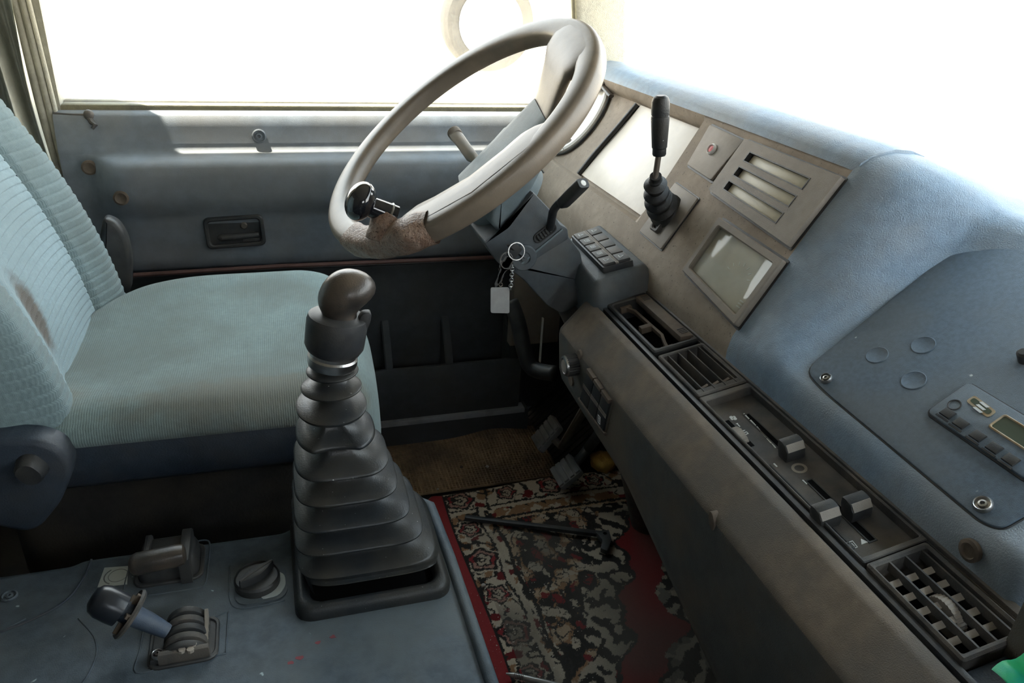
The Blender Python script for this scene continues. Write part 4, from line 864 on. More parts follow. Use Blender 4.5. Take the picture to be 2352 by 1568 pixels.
# cushion: plan outline shrinking towards the middle of a softly domed top
def cush_out(n=96):
    o = rpoly([(-.36, -.235), (.075, -.242), (.118, -.18), (.132, 0), (.118, .18), (.075, .240), (-.13, .240), (-.25, .190), (-.34, .06)], [.07, .07, .10, .2, .10, .09, .09, .08, .06], 10)
    o = ccw(o); P_ = [np.array(p) for p in o]; d = [0]
    for i in range(len(P_)): d.append(d[-1]+np.linalg.norm(P_[(i+1) % len(P_)]-P_[i]))
    out = []
    for s_ in np.linspace(0, d[-1], n, endpoint=False):
        i = np.searchsorted(d, s_, 'right')-1; f_ = (s_-d[i])/(d[i+1]-d[i]+1e-12); out.append(P_[i % len(P_)]*(1-f_)+P_[(i+1) % len(P_)]*f_)
    return out
CO = cush_out(140)
def cush_ring(s, z, drop):
    R = []
    for p in CO:
        x, y = p; cx_ = -.12
        X = cx_+(x-cx_)*s; Y = y*s
        fr = sstep(.03, .13, x)
        side = abs(Y)/.24
        zz = z-drop*fr
        if s < .97:
            zz += .014*side**2*(1-sstep(.7, 1.0, side)) - .020*sstep(.02, .16, X)*1.0 + .004*math.sin(9*X+2)*math.sin(11*Y+1) - .012*sstep(-.12, -.36, X)
        R.append(np.array([X, SY+Y, zz]))
    return R
b = MB()
R = [cush_ring(.965, .503, .13), cush_ring(.985, .505, .13), cush_ring(1.0, .509, .115), cush_ring(1.005, .515, .085), cush_ring(.998, .523, .055), cush_ring(.98, .532, .03), cush_ring(.95, .5385, .012), cush_ring(.91, .543, .0), cush_ring(.85, .5445, 0), cush_ring(.76, .5435, 0), cush_ring(.64, .541, 0), cush_ring(.5, .539, 0), cush_ring(.34, .538, 0), cush_ring(.18, .537, 0), cush_ring(.04, .537, 0)]
b.loft(R); 
def ribfab(name, c1, c2, line, freq, axis, dust, stain=None):
    """cloth with fine woven ribs and soft wear patches"""
    m = mat(name, c1, .95, c2, .75, 6, .08, 160, 0, spec=.12, sheen=.25); nt = m.node_tree; N = nt.nodes; L = nt.links; bs = N['Principled BSDF']
    tc = N.new('ShaderNodeTexCoord'); wv = N.new('ShaderNodeTexWave'); wv.bands_direction = axis; wv.inputs['Scale'].default_value = freq; wv.inputs['Distortion'].default_value = .6; wv.inputs['Detail'].default_value = 1
    L.new(tc.outputs['Object'], wv.inputs['Vector'])
    src = bs.inputs['Base Color'].links[0].from_socket
    mr = N.new('ShaderNodeMapRange'); mr.inputs[1].default_value = .75; mr.inputs[2].default_value = 1.0; mr.inputs[4].default_value = line; L.new(wv.outputs['Fac'], mr.inputs[0])
    mx = N.new('ShaderNodeMix'); mx.data_type = 'RGBA'; L.new(mr.outputs[0], mx.inputs[0]); L.new(src, mx.inputs[6]); mx.inputs[7].default_value = (*[c*.45 for c in c1], 1)
    cur = mx.outputs[2]
    if stain:
        for (sx, sy, sz), (rx, ry, rz), col, amt in stain:
            mp = N.new('ShaderNodeVectorMath'); mp.operation = 'SUBTRACT'; L.new(tc.outputs['Object'], mp.inputs[0]); mp.inputs[1].default_value = (sx, sy, sz)
            dv = N.new('ShaderNodeVectorMath'); dv.operation = 'DIVIDE'; L.new(mp.outputs[0], dv.inputs[0]); dv.inputs[1].default_value = (rx, ry, rz)
            ln = N.new('ShaderNodeVectorMath'); ln.operation = 'LENGTH'; L.new(dv.outputs[0], ln.inputs[0])
            nz = N.new('ShaderNodeTexNoise'); nz.inputs['Scale'].default_value = 40; L.new(tc.outputs['Object'], nz.inputs['Vector'])
            ad = N.new('ShaderNodeMath'); ad.operation = 'ADD'; L.new(ln.outputs['Value'], ad.inputs[0]); ma = N.new('ShaderNodeMath'); ma.operation = 'MULTIPLY_ADD'; ma.inputs[1].default_value = .8; ma.inputs[2].default_value = -.4; L.new(nz.outputs['Fac'], ma.inputs[0]); L.new(ma.outputs[0], ad.inputs[1])
            m2 = N.new('ShaderNodeMapRange'); m2.interpolation_type = 'SMOOTHSTEP'; m2.inputs[1].default_value = 1.1; m2.inputs[2].default_value = .45; m2.inputs[3].default_value = 0; m2.inputs[4].default_value = amt; L.new(ad.outputs[0], m2.inputs[0])
            m3 = N.new('ShaderNodeMix'); m3.data_type = 'RGBA'; L.new(m2.outputs[0], m3.inputs[0]); L.new(cur, m3.inputs[6]); m3.inputs[7].default_value = (*col, 1); cur = m3.outputs[2]
    L.new(cur, bs.inputs['Base Color'])
    bp = N.new('ShaderNodeBump'); bp.inputs['Strength'].default_value = .3; bp.inputs['Distance'].default_value = .001; L.new(wv.outputs['Fac'], bp.inputs['Height'])
    nz = N.new('ShaderNodeTexNoise'); nz.inputs['Scale'].default_value = 1100; L.new(tc.outputs['Object'], nz.inputs['Vector'])
    b2 = N.new('ShaderNodeBump'); b2.inputs['Strength'].default_value = .5; b2.inputs['Distance'].default_value = .001; L.new(nz.outputs['Fac'], b2.inputs['Height']); L.new(bp.outputs[0], b2.inputs['Normal']); L.new(b2.outputs[0], bs.inputs['Normal'])
    return m
def so_(x, y, z): return (x+.15, y-1.1, z)
M['cushion'] = ribfab('cushion_cloth', (.21, .285, .285), (.135, .16, .15), .30, 110, 'X', DUSTD, [(so_(-.02, .90, .53), (.22, .05, .06), (.16, .145, .11), .55), (so_(-.22, 1.08, .54), (.10, .14, .08), (.12, .15, .14), .45), (so_(-.30, .93, .53), (.08, .05, .08), (.20, .19, .15), .5)])
M['backc'] = ribfab('back_centre_cloth', (.285, .39, .435), (.235, .32, .35), .25, 90, 'Y', DUST, [(so_(-.30, 1.005, .625), (.10, .032, .060), (.10, .082, .065), .92)])
M['backb'] = ribfab('back_bolster_cloth', (.19, .262, .28), (.14, .178, .18), .06, 110, 'Y', DUST)
obj('cushion', b, M['cushion'], t, sharp=180, label='worn teal fabric seat cushion')
# vinyl skirt under the cushion
b = MB(); R = []
for s_, z, dr in ((.975, .522, .20), (.99, .514, .20), (.988, .48, .15), (.975, .452, .09), (.93, .440, .05), (.80, .435, .0)):
    R.append([np.array([-.12+(p[0]+.12)*s_-(.02*sstep(.05, .13, p[0])), SY+p[1]*s_, z-dr*sstep(.03, .13, p[0])*.4]) for p in CO])
b.loft(R); obj('skirt', b, M['vinyl'], t, sharp=60, label='dark blue vinyl skirt')
b = MB(); R = []
for s_, z in ((.90, .45), (.90, .30), (.86, .18), (.80, .16), (.80, 0)): R.append([np.array([-.16+(p[0]+.12)*s_*.95, SY+p[1]*s_, z]) for p in CO[::2]])
b.loft(R); obj('seat_base', b, M['carpetdark'], t, sharp=50, label='dark suspension base')
# backrest: rings of a padded section stacked up a leaning spine
def back_pt(s, v, front=True):
    """s -1..1 across, v 0..1 up"""
    z = .47+.60*v; lean = -.275-.155*v-.06*v*v+.018*math.sin(math.pi*min(v*1.6, 1))
    wd = .252-.012*(1-v)-.06*sstep(.55, 1.0, v)
    y = SY+s*wd
    bol = sstep(.40, .80, abs(s))*(1-sstep(.86, 1.0, abs(s))**2*.6)
    x = lean+.030*bol*(1-.5*v)
    edge = max((abs(s)-.84)/.16, 0); x -= .055*(1-math.sqrt(max(1-edge*edge, 0)))
    top = max((v-.9)/.1, 0); x -= .05*(1-math.sqrt(max(1-top*top, 0)))
    return np.array([x, y, z])
nu, nv = 60, 460
b1, b2 = MB(), MB()
SN, SFS = -.68, .50
def ridge(v, s): 
    ph = (v*46+ .35*s*s) % 1.0; return -.0026*max(0, 1-abs(ph-.5)*6) + .0006*math.sin(2*math.pi*ph)
def fine(v, s):
    ph = (v*56 - 1.1*(1-(s/.6)**2)) % 1.0; return -.0032*max(0, 1-abs(ph-.5)*7)
def seamdip(s): return -.006*max(0, 1-min(abs(s-SN), abs(s-SFS))/.035)
b1.grid(lambda u, v: back_pt(SN+(SFS-SN)*u, v)+np.array([fine(v, SN+(SFS-SN)*u)+seamdip(SN+(SFS-SN)*u), 0, 0]), 44, nv)
obj('back_centre', b1, M['backc'], t, sharp=180, label='pale blue ribbed centre of the backrest with a dark stain')
for sg in (-1, 1):
    b2 = MB()
    def bf_(u, v):
        s = SFS+(1-SFS)*u if sg > 0 else SN+(-1-SN)*u; p = back_pt(s, v); return p+np.array([ridge(v, s)*(1-sstep(.93, 1, u)*.3)+seamdip(s), 0, 0])
    b2.grid(bf_, 40, nv)
    # wrap round the side to the back
    def sidef(u, v):
        p = bf_(1, v); k = u; return p+np.array([-.085*k, sg*.006*math.sin(math.pi*k)+sg*.0008*math.sin(2*math.pi*v*46), 0])
    b2.grid(sidef, 8, nv); obj('back_bolster', b2, M['backb'], t, sharp=180, label='ribbed teal side bolster')
b = MB(); b.grid(lambda u, v: back_pt(-1+2*u, v)*np.array([1, 1, 1])+np.array([-.085-(.0 if 0 < u < 1 else 0)-( back_pt(-1+2*u, v)[0]-back_pt(1, v)[0]), 0, 0]), 20, 20); obj('back_shell', b, M['vinyl'], t, sharp=180)
# recliner covers
w_ = wallY(.842); ro = [w_.px(*p) for p in ((-60, 1010), (40, 1003), (95, 1006), (140, 1024), (166, 1060), (164, 1095), (140, 1150), (95, 1205), (60, 1215), (-60, 1190))]
b = MB(); b.prism(w_, rpoly(ro, .010, 4), -.03, .008, .007, .003); RC = obj('recliner_cover', b, M['vinyl'], t, sharp=45, label='dark blue plastic recliner cover with knob')
a, c_ = w_.px(68, 1085, .02); b = MB(); b.loft([[w_.sub(a, c_, .6)(*p, h) for p in rrect(0, 0, .026*s_, .033*s_, .012*s_, 5)] for s_, h in ((1.15, .006), (1.0, .010), (.95, .022), (.8, .026))]); obj('recliner_knob', b, M['black'], RC, sharp=40)
w_ = wallY(1.372); ro = [w_.px(*p) for p in ((236, 500), (268, 512), (290, 545), (302, 600), (300, 680), (225, 720), (225, 560))]
b = MB(); b.prism(w_, rpoly(ro, .02, 5), -.03, .0, .008, .003); obj('far_recliner_cover', b, M['black'], t, sharp=45)
w_ = wallY(1.352); ro = [w_.px(*p) for p in ((232, 655), (250, 655), (272, 672), (262, 700), (225, 715))]; b = MB(); b.prism(w_, rpoly(ro, .006, 3), -.03, .0, .004); obj('belt_buckle', b, M['black'], t, sharp=45)

# =================================================================== ENGINE COVER
EZ = .40
H4 = hor(EZ)
t = thing('engine_cover', 'scuffed blue plastic engine cover between the seats', 'engine cover', (-.1, .3, 0)); EC = t
b = MB(); eo = rpoly([(-.735, -.60), (.185, -.60), (.176, .45), (.174, .812), (.155, .823), (-.012, .806), (-.025, .797), (-.25, .800), (-.262, .793), (-.735, .793)], [.02, .02, .02, .02, .01, .008, .006, .006, .006, .01], 3)
b.prism(WORLD, eo, 0.0, EZ, .012); obj('cover_body', b, M['coverblue'], t, sharp=60)
# raised rim along the front edge
b = MB(); b.tube([(.170, -.5, EZ+.001), (.171, .30, EZ+.001), (.168, .70, EZ+.001), (.164, .800, EZ+.001), (.150, .814, EZ+.001), (.10, .812, EZ+.001)], .007, 8); obj('front_rim', b, M['coverblue'], t, sharp=180)
# embossed lines
def emb(pts, closed=False, r=.0016, m='coverblue'):
    b = MB(); q = [H4.at(*p) for p in pts]; q = smooth(q, 5); b.tube(q, r, 6); return obj('embossed_line', b, M[m], EC, sharp=180)
emb([(0, 1452), (80, 1420), (150, 1380), (190, 1330), (210, 1285)], m='vinyl'); emb([(180, 1420), (215, 1460), (222, 1500), (205, 1545), (185, 1575)], r=.001)
emb([(-30, 1465), (60, 1420)], r=.001)
emb([(440, 1246), (470, 1240), (482, 1250), (478, 1300), (470, 1342), (440, 1352), (330, 1368), (292, 1372), (285, 1350), (300, 1290)], r=.001)
emb([(330, 1440), (322, 1490), (313, 1545), (400, 1525), (520, 1500)], r=.001); emb([(525, 1405), (522, 1450), (519, 1500)], r=.001); emb([(490, 1418), (525, 1403)], r=.0008)
emb([(528, 1300), (527, 1370), (545, 1396), (600, 1390), (655, 1378)], r=.001)
screw(H4.sub(*H4.px(22, 1370)), .0065, M['coverblue'], EC, .003)
M['redpaint'] = M['red']
for px, r in (((690, 1510), .004), ((730, 1475), .003), ((765, 1462), .003), ((668, 1522), .003)):
    a, c_ = H4.px(*px); b = MB(); random.seed(px[0]); b.prism(H4, [(a+r*(.6+random.random())*math.cos(q), c_+r*(.4+.6*random.random())*math.sin(q)) for q in np.linspace(0, 6.28, 9)[:-1]], 0, .0003); obj('paint_smear', b, mat('faded_red_smear', (.22, .06, .07), .8), EC)
# ---- sticker with a ring stain
t = thing('paper_sticker', 'small pale square sticker with ring marks on the engine cover', 'sticker', H4.at(263, 1325)); q = [H4.px(*p) for p in ((240, 1304), (294, 1300), (292, 1342), (224, 1349))]
b = MB(); b.prism(H4, q, .0, .0006); obj('paper', b, M['sticker'], t)
c0 = np.mean(np.array(q), axis=0)
b = MB(); b.ring(H4, circ(c0[0]+.004, c0[1], .0105, 24), circ(c0[0]+.004, c0[1], .0098, 24), .0006, .0008); obj('ring_mark', b, M['stain'], t)
b = MB(); b.stroke(H4, [(c0[0]+.003+.0135*math.cos(a), c0[1]+.0135*math.sin(a)) for a in np.linspace(2.2, 4.2, 8)], .0013, .0006, .0008); obj('ring_mark', b, M['stain'], t)
# ---- loop-handled lever in its black housing
c0 = H4.at(385, 1305); HFm = Fr(c0, (1, .02, 0), (0, 1, 0))
t = thing('loop_handle_lever', 'black lever with horizontal grip in a square housing on the engine cover', 'lever', c0)
qh = [H4.px(*p) for p in ((332, 1345), (432, 1330), (446, 1262), (360, 1262))]
qc = np.mean(np.array(qh), axis=0); HFm = Fr(H4(*qc), (1, .0, 0), (0, 1, 0))
b = MB(); R = []
for s_, h in ((1.0, 0), (1.0, .010), (.95, .018), (.88, .024), (.7, .027)): R.append([HFm(*p, h) for p in rrect(0, 0, .064*s_, .052*s_, .010*s_, 4)])
b.loft(R); obj('housing', b, M['black'], t, sharp=45)
b = MB(); b.ring(HFm, rrect(0, 0, .074, .062, .012, 4), rrect(0, 0, .064, .052, .010, 4), -.001, .003, .001); obj('housing_flange', b, M['black'], t)
hy = HFm.o[1]
gA = P(300, 1298, Y=hy-.036); gB = P(404, 1276, Y=hy-.034)
d_ = gB-gA; b = MB(); fr = Fr(gA, np.cross(d_, (0, 0, 1)), np.cross(d_, np.cross(d_, (0, 0, 1)))); L_ = np.linalg.norm(d_)
if fr.n@d_ < 0: fr = Fr(gA, -fr.u, fr.v)
b.loft([[fr(*p, h) for p in rrect(0, 0, .024*s_, .022*s_, .009*s_, 4)] for h, s_ in ((-.001, .6), (.002, .88), (.006, 1), (L_*.5, 1.0), (L_, 1.0), (L_+.008, .9), (L_+.010, .6))]); obj('grip', b, M['knob'], t, sharp=40)
b = MB(); b.box(HFm, -.026, -.018, -.020, .024, .0, .032, .004); b2 = obj('bracket', b, M['black'], t); b = MB(); b.box(HFm, .014, .026, -.034, .024, .0, .034, .004); obj('bracket', b, M['black'], t)
# ---- rotary knob on a worn white patch
c0 = H4.px(592, 1340); KF = H4.sub(*c0)
t = thing('rotary_switch', 'black round rotary knob with raised grip beside the gear boot', 'knob', H4(*c0))
b = MB(); b.prism(H4.sub(c0[0]+.004, c0[1]-.003), rrect(0, 0, .056, .056, .014, 5), 0, .0015); obj('backing_plate', b, M['coverblue'], t)
b = MB(); b.prism(H4.sub(c0[0]+.015, c0[1]-.004), rpoly([(-.012, -.024), (.008, -.022), (.016, -.008), (.015, .010), (.006, .018), (-.006, .016)], .006, 3), .001, .0025); obj('worn_patch', b, M['sticker'], t, label='worn whitish patch')
b = MB(); b.lathe(KF, [(.0250, .001), (.0252, .010), (.0235, .013), (.0225, .0105), (.0, .0105)], 40); obj('knob_base', b, M['black'], t, sharp=30)
b = MB(); gr = math.radians(38); b.prism(KF.sub(0, 0, gr, .009), rpoly([(-.023, -.0015), (-.012, -.006), (.0, -.0085), (.012, -.006), (.023, -.0015), (.023, .0015), (.012, .006), (0, .0085), (-.012, .006), (-.023, .0015)], .003, 2), 0, .011, .0025); obj('knob_grip', b, M['black'], t, sharp=30)
b = MB(); b.prism(KF.sub(0, 0, gr, .019), [(-.022, -.0010), (.022, -.0010), (.022, .0010), (-.022, .0010)], 0, .0016); obj('grip_line', b, M['blackdusty'], t)
# ---- valve lever with flanged collar
c0 = H4.px(415, 1478); VF = Fr(H4(*c0), (1, 0, 0), (0, 1, 0))
t = thing('valve_lever', 'small black-tipped lever with flanged collar on a dusty valve block', 'lever', H4(*c0))
b = MB(); b.ring(VF, rrect(.004, .0, .068, .060, .012, 4), rrect(.004, .0, .060, .052, .010, 4), -.001, .003, .001); obj('opening_edge', b, M['black'], t)
b = MB(); b.box(VF, -.028, .034, -.026, .026, -.001, .0012); obj('opening', b, M['black'], t)
b = MB()
for k in range(5):
    yy = .022-.010*k
    bb = MB(); wf2 = Fr(VF(.006, yy, .002), (1, 0, 0), (0, 0, 1)); hgt = .024-.0018*k
    bb.prism(wf2, [(.022*math.cos(a), hgt*math.sin(a)) for a in np.linspace(0, math.pi, 15)], -.0035, .0035, .0012); obj('valve_fin', bb, M['blackdusty'] if k % 2 else M['black'], t)
b = MB(); b.box(VF, -.018, .030, -.026, -.019, .0, .015, .002); obj('valve_face', b, M['blackdusty'], t)
for k in range(4):
    a = math.pi*k/2+.5; b = MB(); b.lathe(VF.sub(.010+.006*math.cos(a), -.021+.004*math.sin(a), 0, .013), [(.004, 0), (.0035, .003), (0, .003)], 8); obj('valve_petal', b, M['plate'], t)
screw(VF.sub(-.019, -.018, 0, .008), .0045, M['metal'], t, .004, 'screw', 'bright metal screw')
b = MB(); b.box(VF, -.026, -.010, -.024, -.010, 0, .009, .003); obj('valve_foot', b, M['black'], t)
b = MB(); b.prism(Fr(VF(.026, 0, 0), (0, 1, 0), (0, 0, 1)), rpoly([(-.02, 0), (.024, 0), (.026, .018), (.020, .022), (.012, .016)], .003, 2), -.0015, .0015); obj('valve_bracket', b, M['plate'], t)
yl = VF.o[1]+.010
p0 = P(385, 1450, Y=yl-.004); p1 = P(340, 1428, Y=yl); p2 = P(300, 1410, Y=yl+.003); p3 = P(262, 1395, Y=yl+.006); p4 = P(212, 1370, Y=yl+.009)
b = MB(); b.tube([p0, p1, p2], [.0075, .010, .011], 14); obj('lever_sleeve', b, mat('blue_grey_sleeve', (.06, .085, .13), .5, (.10, .115, .125), .5, 40), t)
d_ = (p4-p2)/np.linalg.norm(p4-p2); lf = Fr(p2, np.cross(d_, (0, 0, 1)), np.cross(d_, np.cross(d_, (0, 0, 1))))
if lf.n@d_ < 0: lf = Fr(p2, -lf.u, lf.v)
b = MB(); b.lathe(lf, [(.012, -.002), (.0245, -.002), (.026, .0005), (.0245, .003), (.023, .0012), (.012, .0012)], 36); FLG = obj('flange', b, M['blackdusty'], t, sharp=30)
for k in range(5):
    a = k*2*math.pi/5; b = MB(); b.box(lf.sub(0, 0, a), .011, .022, -.0018, .0018, .001, .006); obj('flange_rib', b, M['brownplug'], t)
L_ = np.linalg.norm(p4-p3); m_ = np.linalg.norm(p3-p2)
b = MB(); b.lathe(lf, [(.0105, .0), (.0105, m_*.7), (.0, m_*.7)], 20); obj('lever_neck', b, M['vinyl'], t)
b = MB(); b.lathe(lf, [(.012, m_*.55), (.0168, m_*.58), (.0172, m_), (.0168, m_+L_*.55), (.0140, m_+L_*.85), (.0085, m_+L_*1.0), (0, m_+L_*1.03)], 28); obj('lever_tip', b, mat('satin_black_tip', (.015, .018, .024), .28, None, 0, 9, .1, 30, 0, spec=.5), t, sharp=40, label='glossy black lever tip')

# =================================================================== GEAR LEVER
gy = .725
t = thing('gear_lever', 'black gear lever with rounded knob and tall ribbed rubber boot', 'gear lever', (.075, gy, EZ)); GL = t
# base frame
q = [H4.px(*p, .02) for p in ((683, 1385), (1022, 1322), (990, 1158), (680, 1222))]
x0_, x1_, y0_, y1_ = (-.016), (.158), .636, .803
b = MB(); bc = ((x0_+x1_)/2, (y0_+y1_)/2); bw, bh = x1_-x0_, y1_-y0_
b.ring(H4, rrect(bc[0], bc[1], bw, bh, .020, 6), rrect(bc[0], bc[1], bw-.034, bh-.034, .014, 6), -.002, .016, .006, cin=.0); obj('base_frame', b, M['rubber'], t, sharp=50)
b = MB(); b.box(H4, x0_+.012, x1_-.012, y0_+.012, y1_-.012, .0, .002); obj('base_well', b, M['shade_black'], t)
# boot folds: outer edges read off the boot at depth gy
folds = [(826, 715, 812), (852, 716, 811), (873, 704, 824), (914, 692, 832), (968, 682, 843), (1030, 682, 861), (1090, 678, 889), (1143, 677, 907), (1197, 676, 932), (1246, 676, 958), (1296, 682, 986)]
R = []
def superring(cx_, cy_, z, hx, hy, e, tilt=0.0, dent=None):
    out = []
    for j in range(56):
        q_ = 2*math.pi*j/56; c_, s_ = math.cos(q_), math.sin(q_)
        x = math.copysign(abs(c_)**e, c_)*hx; y = math.copysign(abs(s_)**e, s_)*hy
        if dent and -.55 < c_ < .45 and s_ < 0: y *= 1-dent*(1-((c_+.05)/.5)**2)
        out.append(np.array([cx_+x, cy_+y, z]))
    return out
prev = None; nF = len(folds)
for i, (py, xl, xr) in enumerate(folds):
    tt_ = i/(nF-1); yc = gy+.004*tt_
    A = P(xl, py, Y=yc); Bp = P(xr, py, Y=yc); hx = (Bp[0]-A[0])/2; cx_ = (Bp[0]+A[0])/2; z = (A[2]+Bp[2])/2
    hy_ = hx if i < 4 else .030+.043*tt_**1.2; z = P((xl+xr)/2, py+18*tt_, Y=yc-hy_*.97)[2]
    hy = hx if i < 4 else .030+.043*tt_**1.2
    e = 1-.60*sstep(.25, .9, tt_)
    dn = {5: .20, 6: .06}.get(i)
    cur = (cx_, yc, z, hx, hy, e)
    if prev is not None:
        dep = .0165 if i == 3 else (.023 if i > 3 else .001); pe = prev[5]
        if i == 2: dep = .003
        vx = min(prev[3], cur[3])-dep; vy = min(prev[4], cur[4])-dep; vc = prev[0]*.6+cur[0]*.4; dz = prev[2]-cur[2]; pd = {6: .20, 7: .05}.get(i)
        for f_, k_ in ((.05, .0), (.11, .06), (.15, .45), (.20, .9)):
            R.append(superring(prev[0]*(1-k_)+vc*k_, prev[1], prev[2]-dz*f_, prev[3]*(1-k_)+vx*k_, prev[4]*(1-k_)+vy*k_, pe, dent=pd if k_ < .3 else (pd or 0)*.6))
        R.append(superring(vc, prev[1], prev[2]-dz*.30, vx, vy, (pe+e)/2, dent={5: .10, 6: .1}.get(i)))
        for f_, k_ in ((.52, .10), (.70, .30), (.84, .62), (.94, .93)):
            R.append(superring(vc*(1-k_)+cur[0]*k_, cur[1], prev[2]-dz*f_, vx*(1-k_)+cur[3]*k_, vy*(1-k_)+cur[4]*k_, e, dent=dn))
    R.append(superring(*cur, dent=dn))
    prev = cur
lastz = prev[2]
R.append(superring(prev[0]+.004, prev[1], prev[2]-.005, prev[3]*1.0, prev[4]*.99, prev[5], tilt=-.0))
b = MB(); b.loft(R, True, False)
# lowest skirt: joined to the frame at the back and sides, torn free along the near side
R = [superring(prev[0]+.004, prev[1], prev[2]-.005, prev[3]*1.0, prev[4]*.99, prev[5])]
fr_ = []
for j, p in enumerate(R[0]):
    q_ = 2*math.pi*j/56; s_ = math.sin(q_); c_ = math.cos(q_)
    torn = sstep(.25, .75, -s_) if c_ > -.75 else 0
    tgt = np.array([bc[0]+math.copysign(abs(c_)**.35, c_)*(bw/2-.016), bc[1]+math.copysign(abs(s_)**.35, s_)*(bh/2-.016), EZ+.014])
    fr_.append(p*torn+tgt*(1-torn)+np.array([0, -.002*torn, -.005*torn]))
mid = [a_*.5+c_*.5+np.array([0, 0, -.002]) for a_, c_ in zip(R[0], fr_)]
b.loft([R[0], mid, fr_], False, False)
obj('boot', b, M['bootrubber'], t, sharp=50, label='tall ribbed rubber boot torn along its base')
# steel ring, collar, splitter trigger and knob
rc = P(764, 822, Y=gy); cc0 = P(769, 800, Y=gy); cc1 = P(777, 738, Y=gy)
ax_ = cc1-cc0; ax_ /= np.linalg.norm(ax_); gfr = Fr(rc, np.cross(ax_, (0, 1, 0)), (0, 1, 0)); gfr = Fr(rc, gfr.u, np.cross(ax_, gfr.u))
Lc = np.linalg.norm(cc1-rc)
b = MB(); b.lathe(gfr, [(.0245, -.008), (.0258, -.004), (.0258, .002), (.0240, .004), (.0235, .012), (0, .012)], 32); obj('steel_ring', b, M['metal'], t, sharp=30)
b = MB(); b.lathe(gfr, [(.022, .006), (.0275, .010), (.0305, .016), (.031, .034), (.031, Lc), (.0295, Lc+.006), (.026, Lc+.008), (0, Lc+.008)], 36); obj('collar', b, M['black'], t, sharp=30)
sl = [(748, 735, 824), (738, 736, 823), (728, 739, 820), (718, 740, 820), (709, 736, 826), (700, 732, 835), (691, 730, 845), (682, 729.5, 854), (672, 731, 861), (662, 735, 863), (652, 740, 861), (642, 748, 854), (634, 757, 845), (628, 766, 834), (623, 779, 820), (621.5, 790, 808)]
R = []
for y, xl, xr in sl:
    A = P(xl, y, Y=gy); Bp = P(xr, y, Y=gy); c_ = (A+Bp)/2; hx = (Bp[0]-A[0])/2; dn = min(hx*.92, .0300)
    tilt = .35*(1 if y < 700 else max(0, (748-y)/48))
    R.append([c_+np.array([hx*math.cos(q_), dn*math.sin(q_), .0]) for q_ in np.linspace(0, 2*math.pi, 36, endpoint=False)])
b = MB(); b.loft(R); obj('knob', b, M['knob'], t, sharp=180, label='worn black gear knob')
b = MB(); tf = wallY(gy-.012); tq = [tf.px(*p) for p in ((822, 775), (824, 735), (834, 720), (854, 719), (852, 740), (838, 772), (832, 792), (822, 792))]
b.prism(tf, rpoly(tq, .003, 3), -.012, .0, .002, .002); obj('trigger', b, M['black'], t, sharp=40)

# =================================================================== FLOOR THINGS
# rubber grid mat: crossing bars over a humped bed
t = thing('grid_mat', 'dusty perforated rubber mat, browned for warm light, on the floor by the pedals', 'floor mat', (.42, 1.42, 0))
def mz(x, y): return .004+.018*math.exp(-((x-.47)/.07)**2-((y-1.50)/.08)**2)
b = MB(); b.grid(lambda u, v: np.array([.10+.50*u, 1.335+.225*v, mz(.10+.50*u, 1.335+.225*v)-.004]), 40, 24); obj('mat_bed', b, M['carpetdark'], t, sharp=180)
b = MB(); pitch = .0078
for i in range(int(.50/pitch)):
    x = .10+i*pitch; b.add(*(lambda xs: ([np.array([x+dx, y, mz(x, y)+dz]) for y in xs for dx, dz in ((-.0017, -.003), (-.0011, .0018), (.0011, .0018), (.0017, -.003))], [(4*k+j, 4*k+j+1, 4*k+j+5, 4*k+j+4) for k in range(len(xs)-1) for j in range(3)]))(list(np.linspace(1.335, 1.56, 20))))
for i in range(int(.225/pitch)):
    y = 1.335+i*pitch; b.add(*(lambda xs: ([np.array([x, y+dy, mz(x, y)+dz]) for x in xs for dy, dz in ((-.0017, -.003), (-.0011, .0014), (.0011, .0014), (.0017, -.003))], [(4*k+j, 4*k+j+1, 4*k+j+5, 4*k+j+4) for k in range(len(xs)-1) for j in range(3)]))(list(np.linspace(.10, .60, 32))))
obj('grid_bars', b, M['matbrown'], t, sharp=60, kind='stuff')
# step strip with square holes beside the sill
t = thing('step_strip', 'black step tread with square holes along the door sill', 'tread', (.35, 1.55, 0))
b = MB(); b.box(WORLD, .05, .60, 1.545, 1.60, -.002, .010, .003); obj('tread', b, M['carpetdark'], t)
for i in range(11):
    for j in range(2):
        x = .20+i*.030+.015*j; b = MB(); b.box(WORLD, x, x+.015, 1.548+.022*j, 1.560+.022*j, .009, .0106); obj('hole', b, M['shade_black'], t)  # dark patches on the tread drawn as shaded openings
# ---- rug with woven pattern
t = thing('rug', 'patterned oriental rug with red border lying on the cab floor', 'rug', (.5, 1.0, 0))
RX0, RX1, RY0, RY1 = .268, .80, .62, 1.325
nx, ny = 330, 440
rng = np.random.default_rng(4)
U, V = np.meshgrid(np.linspace(0, 1, nx+1), np.linspace(0, 1, ny+1)); X = RX0+(RX1-RX0)*U; Y = RY0+(RY1-RY0)*V
Ym = RY1-Y; Xm = X-RX0                      # metres from the far edge and from the left edge
def nz(x, y, s, seed):
    r_ = np.random.default_rng(seed); out = 0
    for k in range(5):
        a_, ph = r_.uniform(0, 6.28), r_.uniform(0, 6.28, 2); out = out+np.sin((x*math.cos(a_)+y*math.sin(a_))*s*(1+.5*k)+ph[0]+1.5*np.sin((x*math.sin(a_)-y*math.cos(a_))*s*.7+ph[1]))/(1+.3*k)
    return out
CR, BK, BR, RD, GN = np.array([.47, .40, .31]), np.array([.030, .027, .025]), np.array([.27, .155, .085]), np.array([.24, .034, .036]), np.array([.17, .155, .13])
TN = np.array([.38, .28, .19])
jx = nz(X, Y, 260, 9)*.0009; jy = nz(X, Y, 240, 10)*.0009
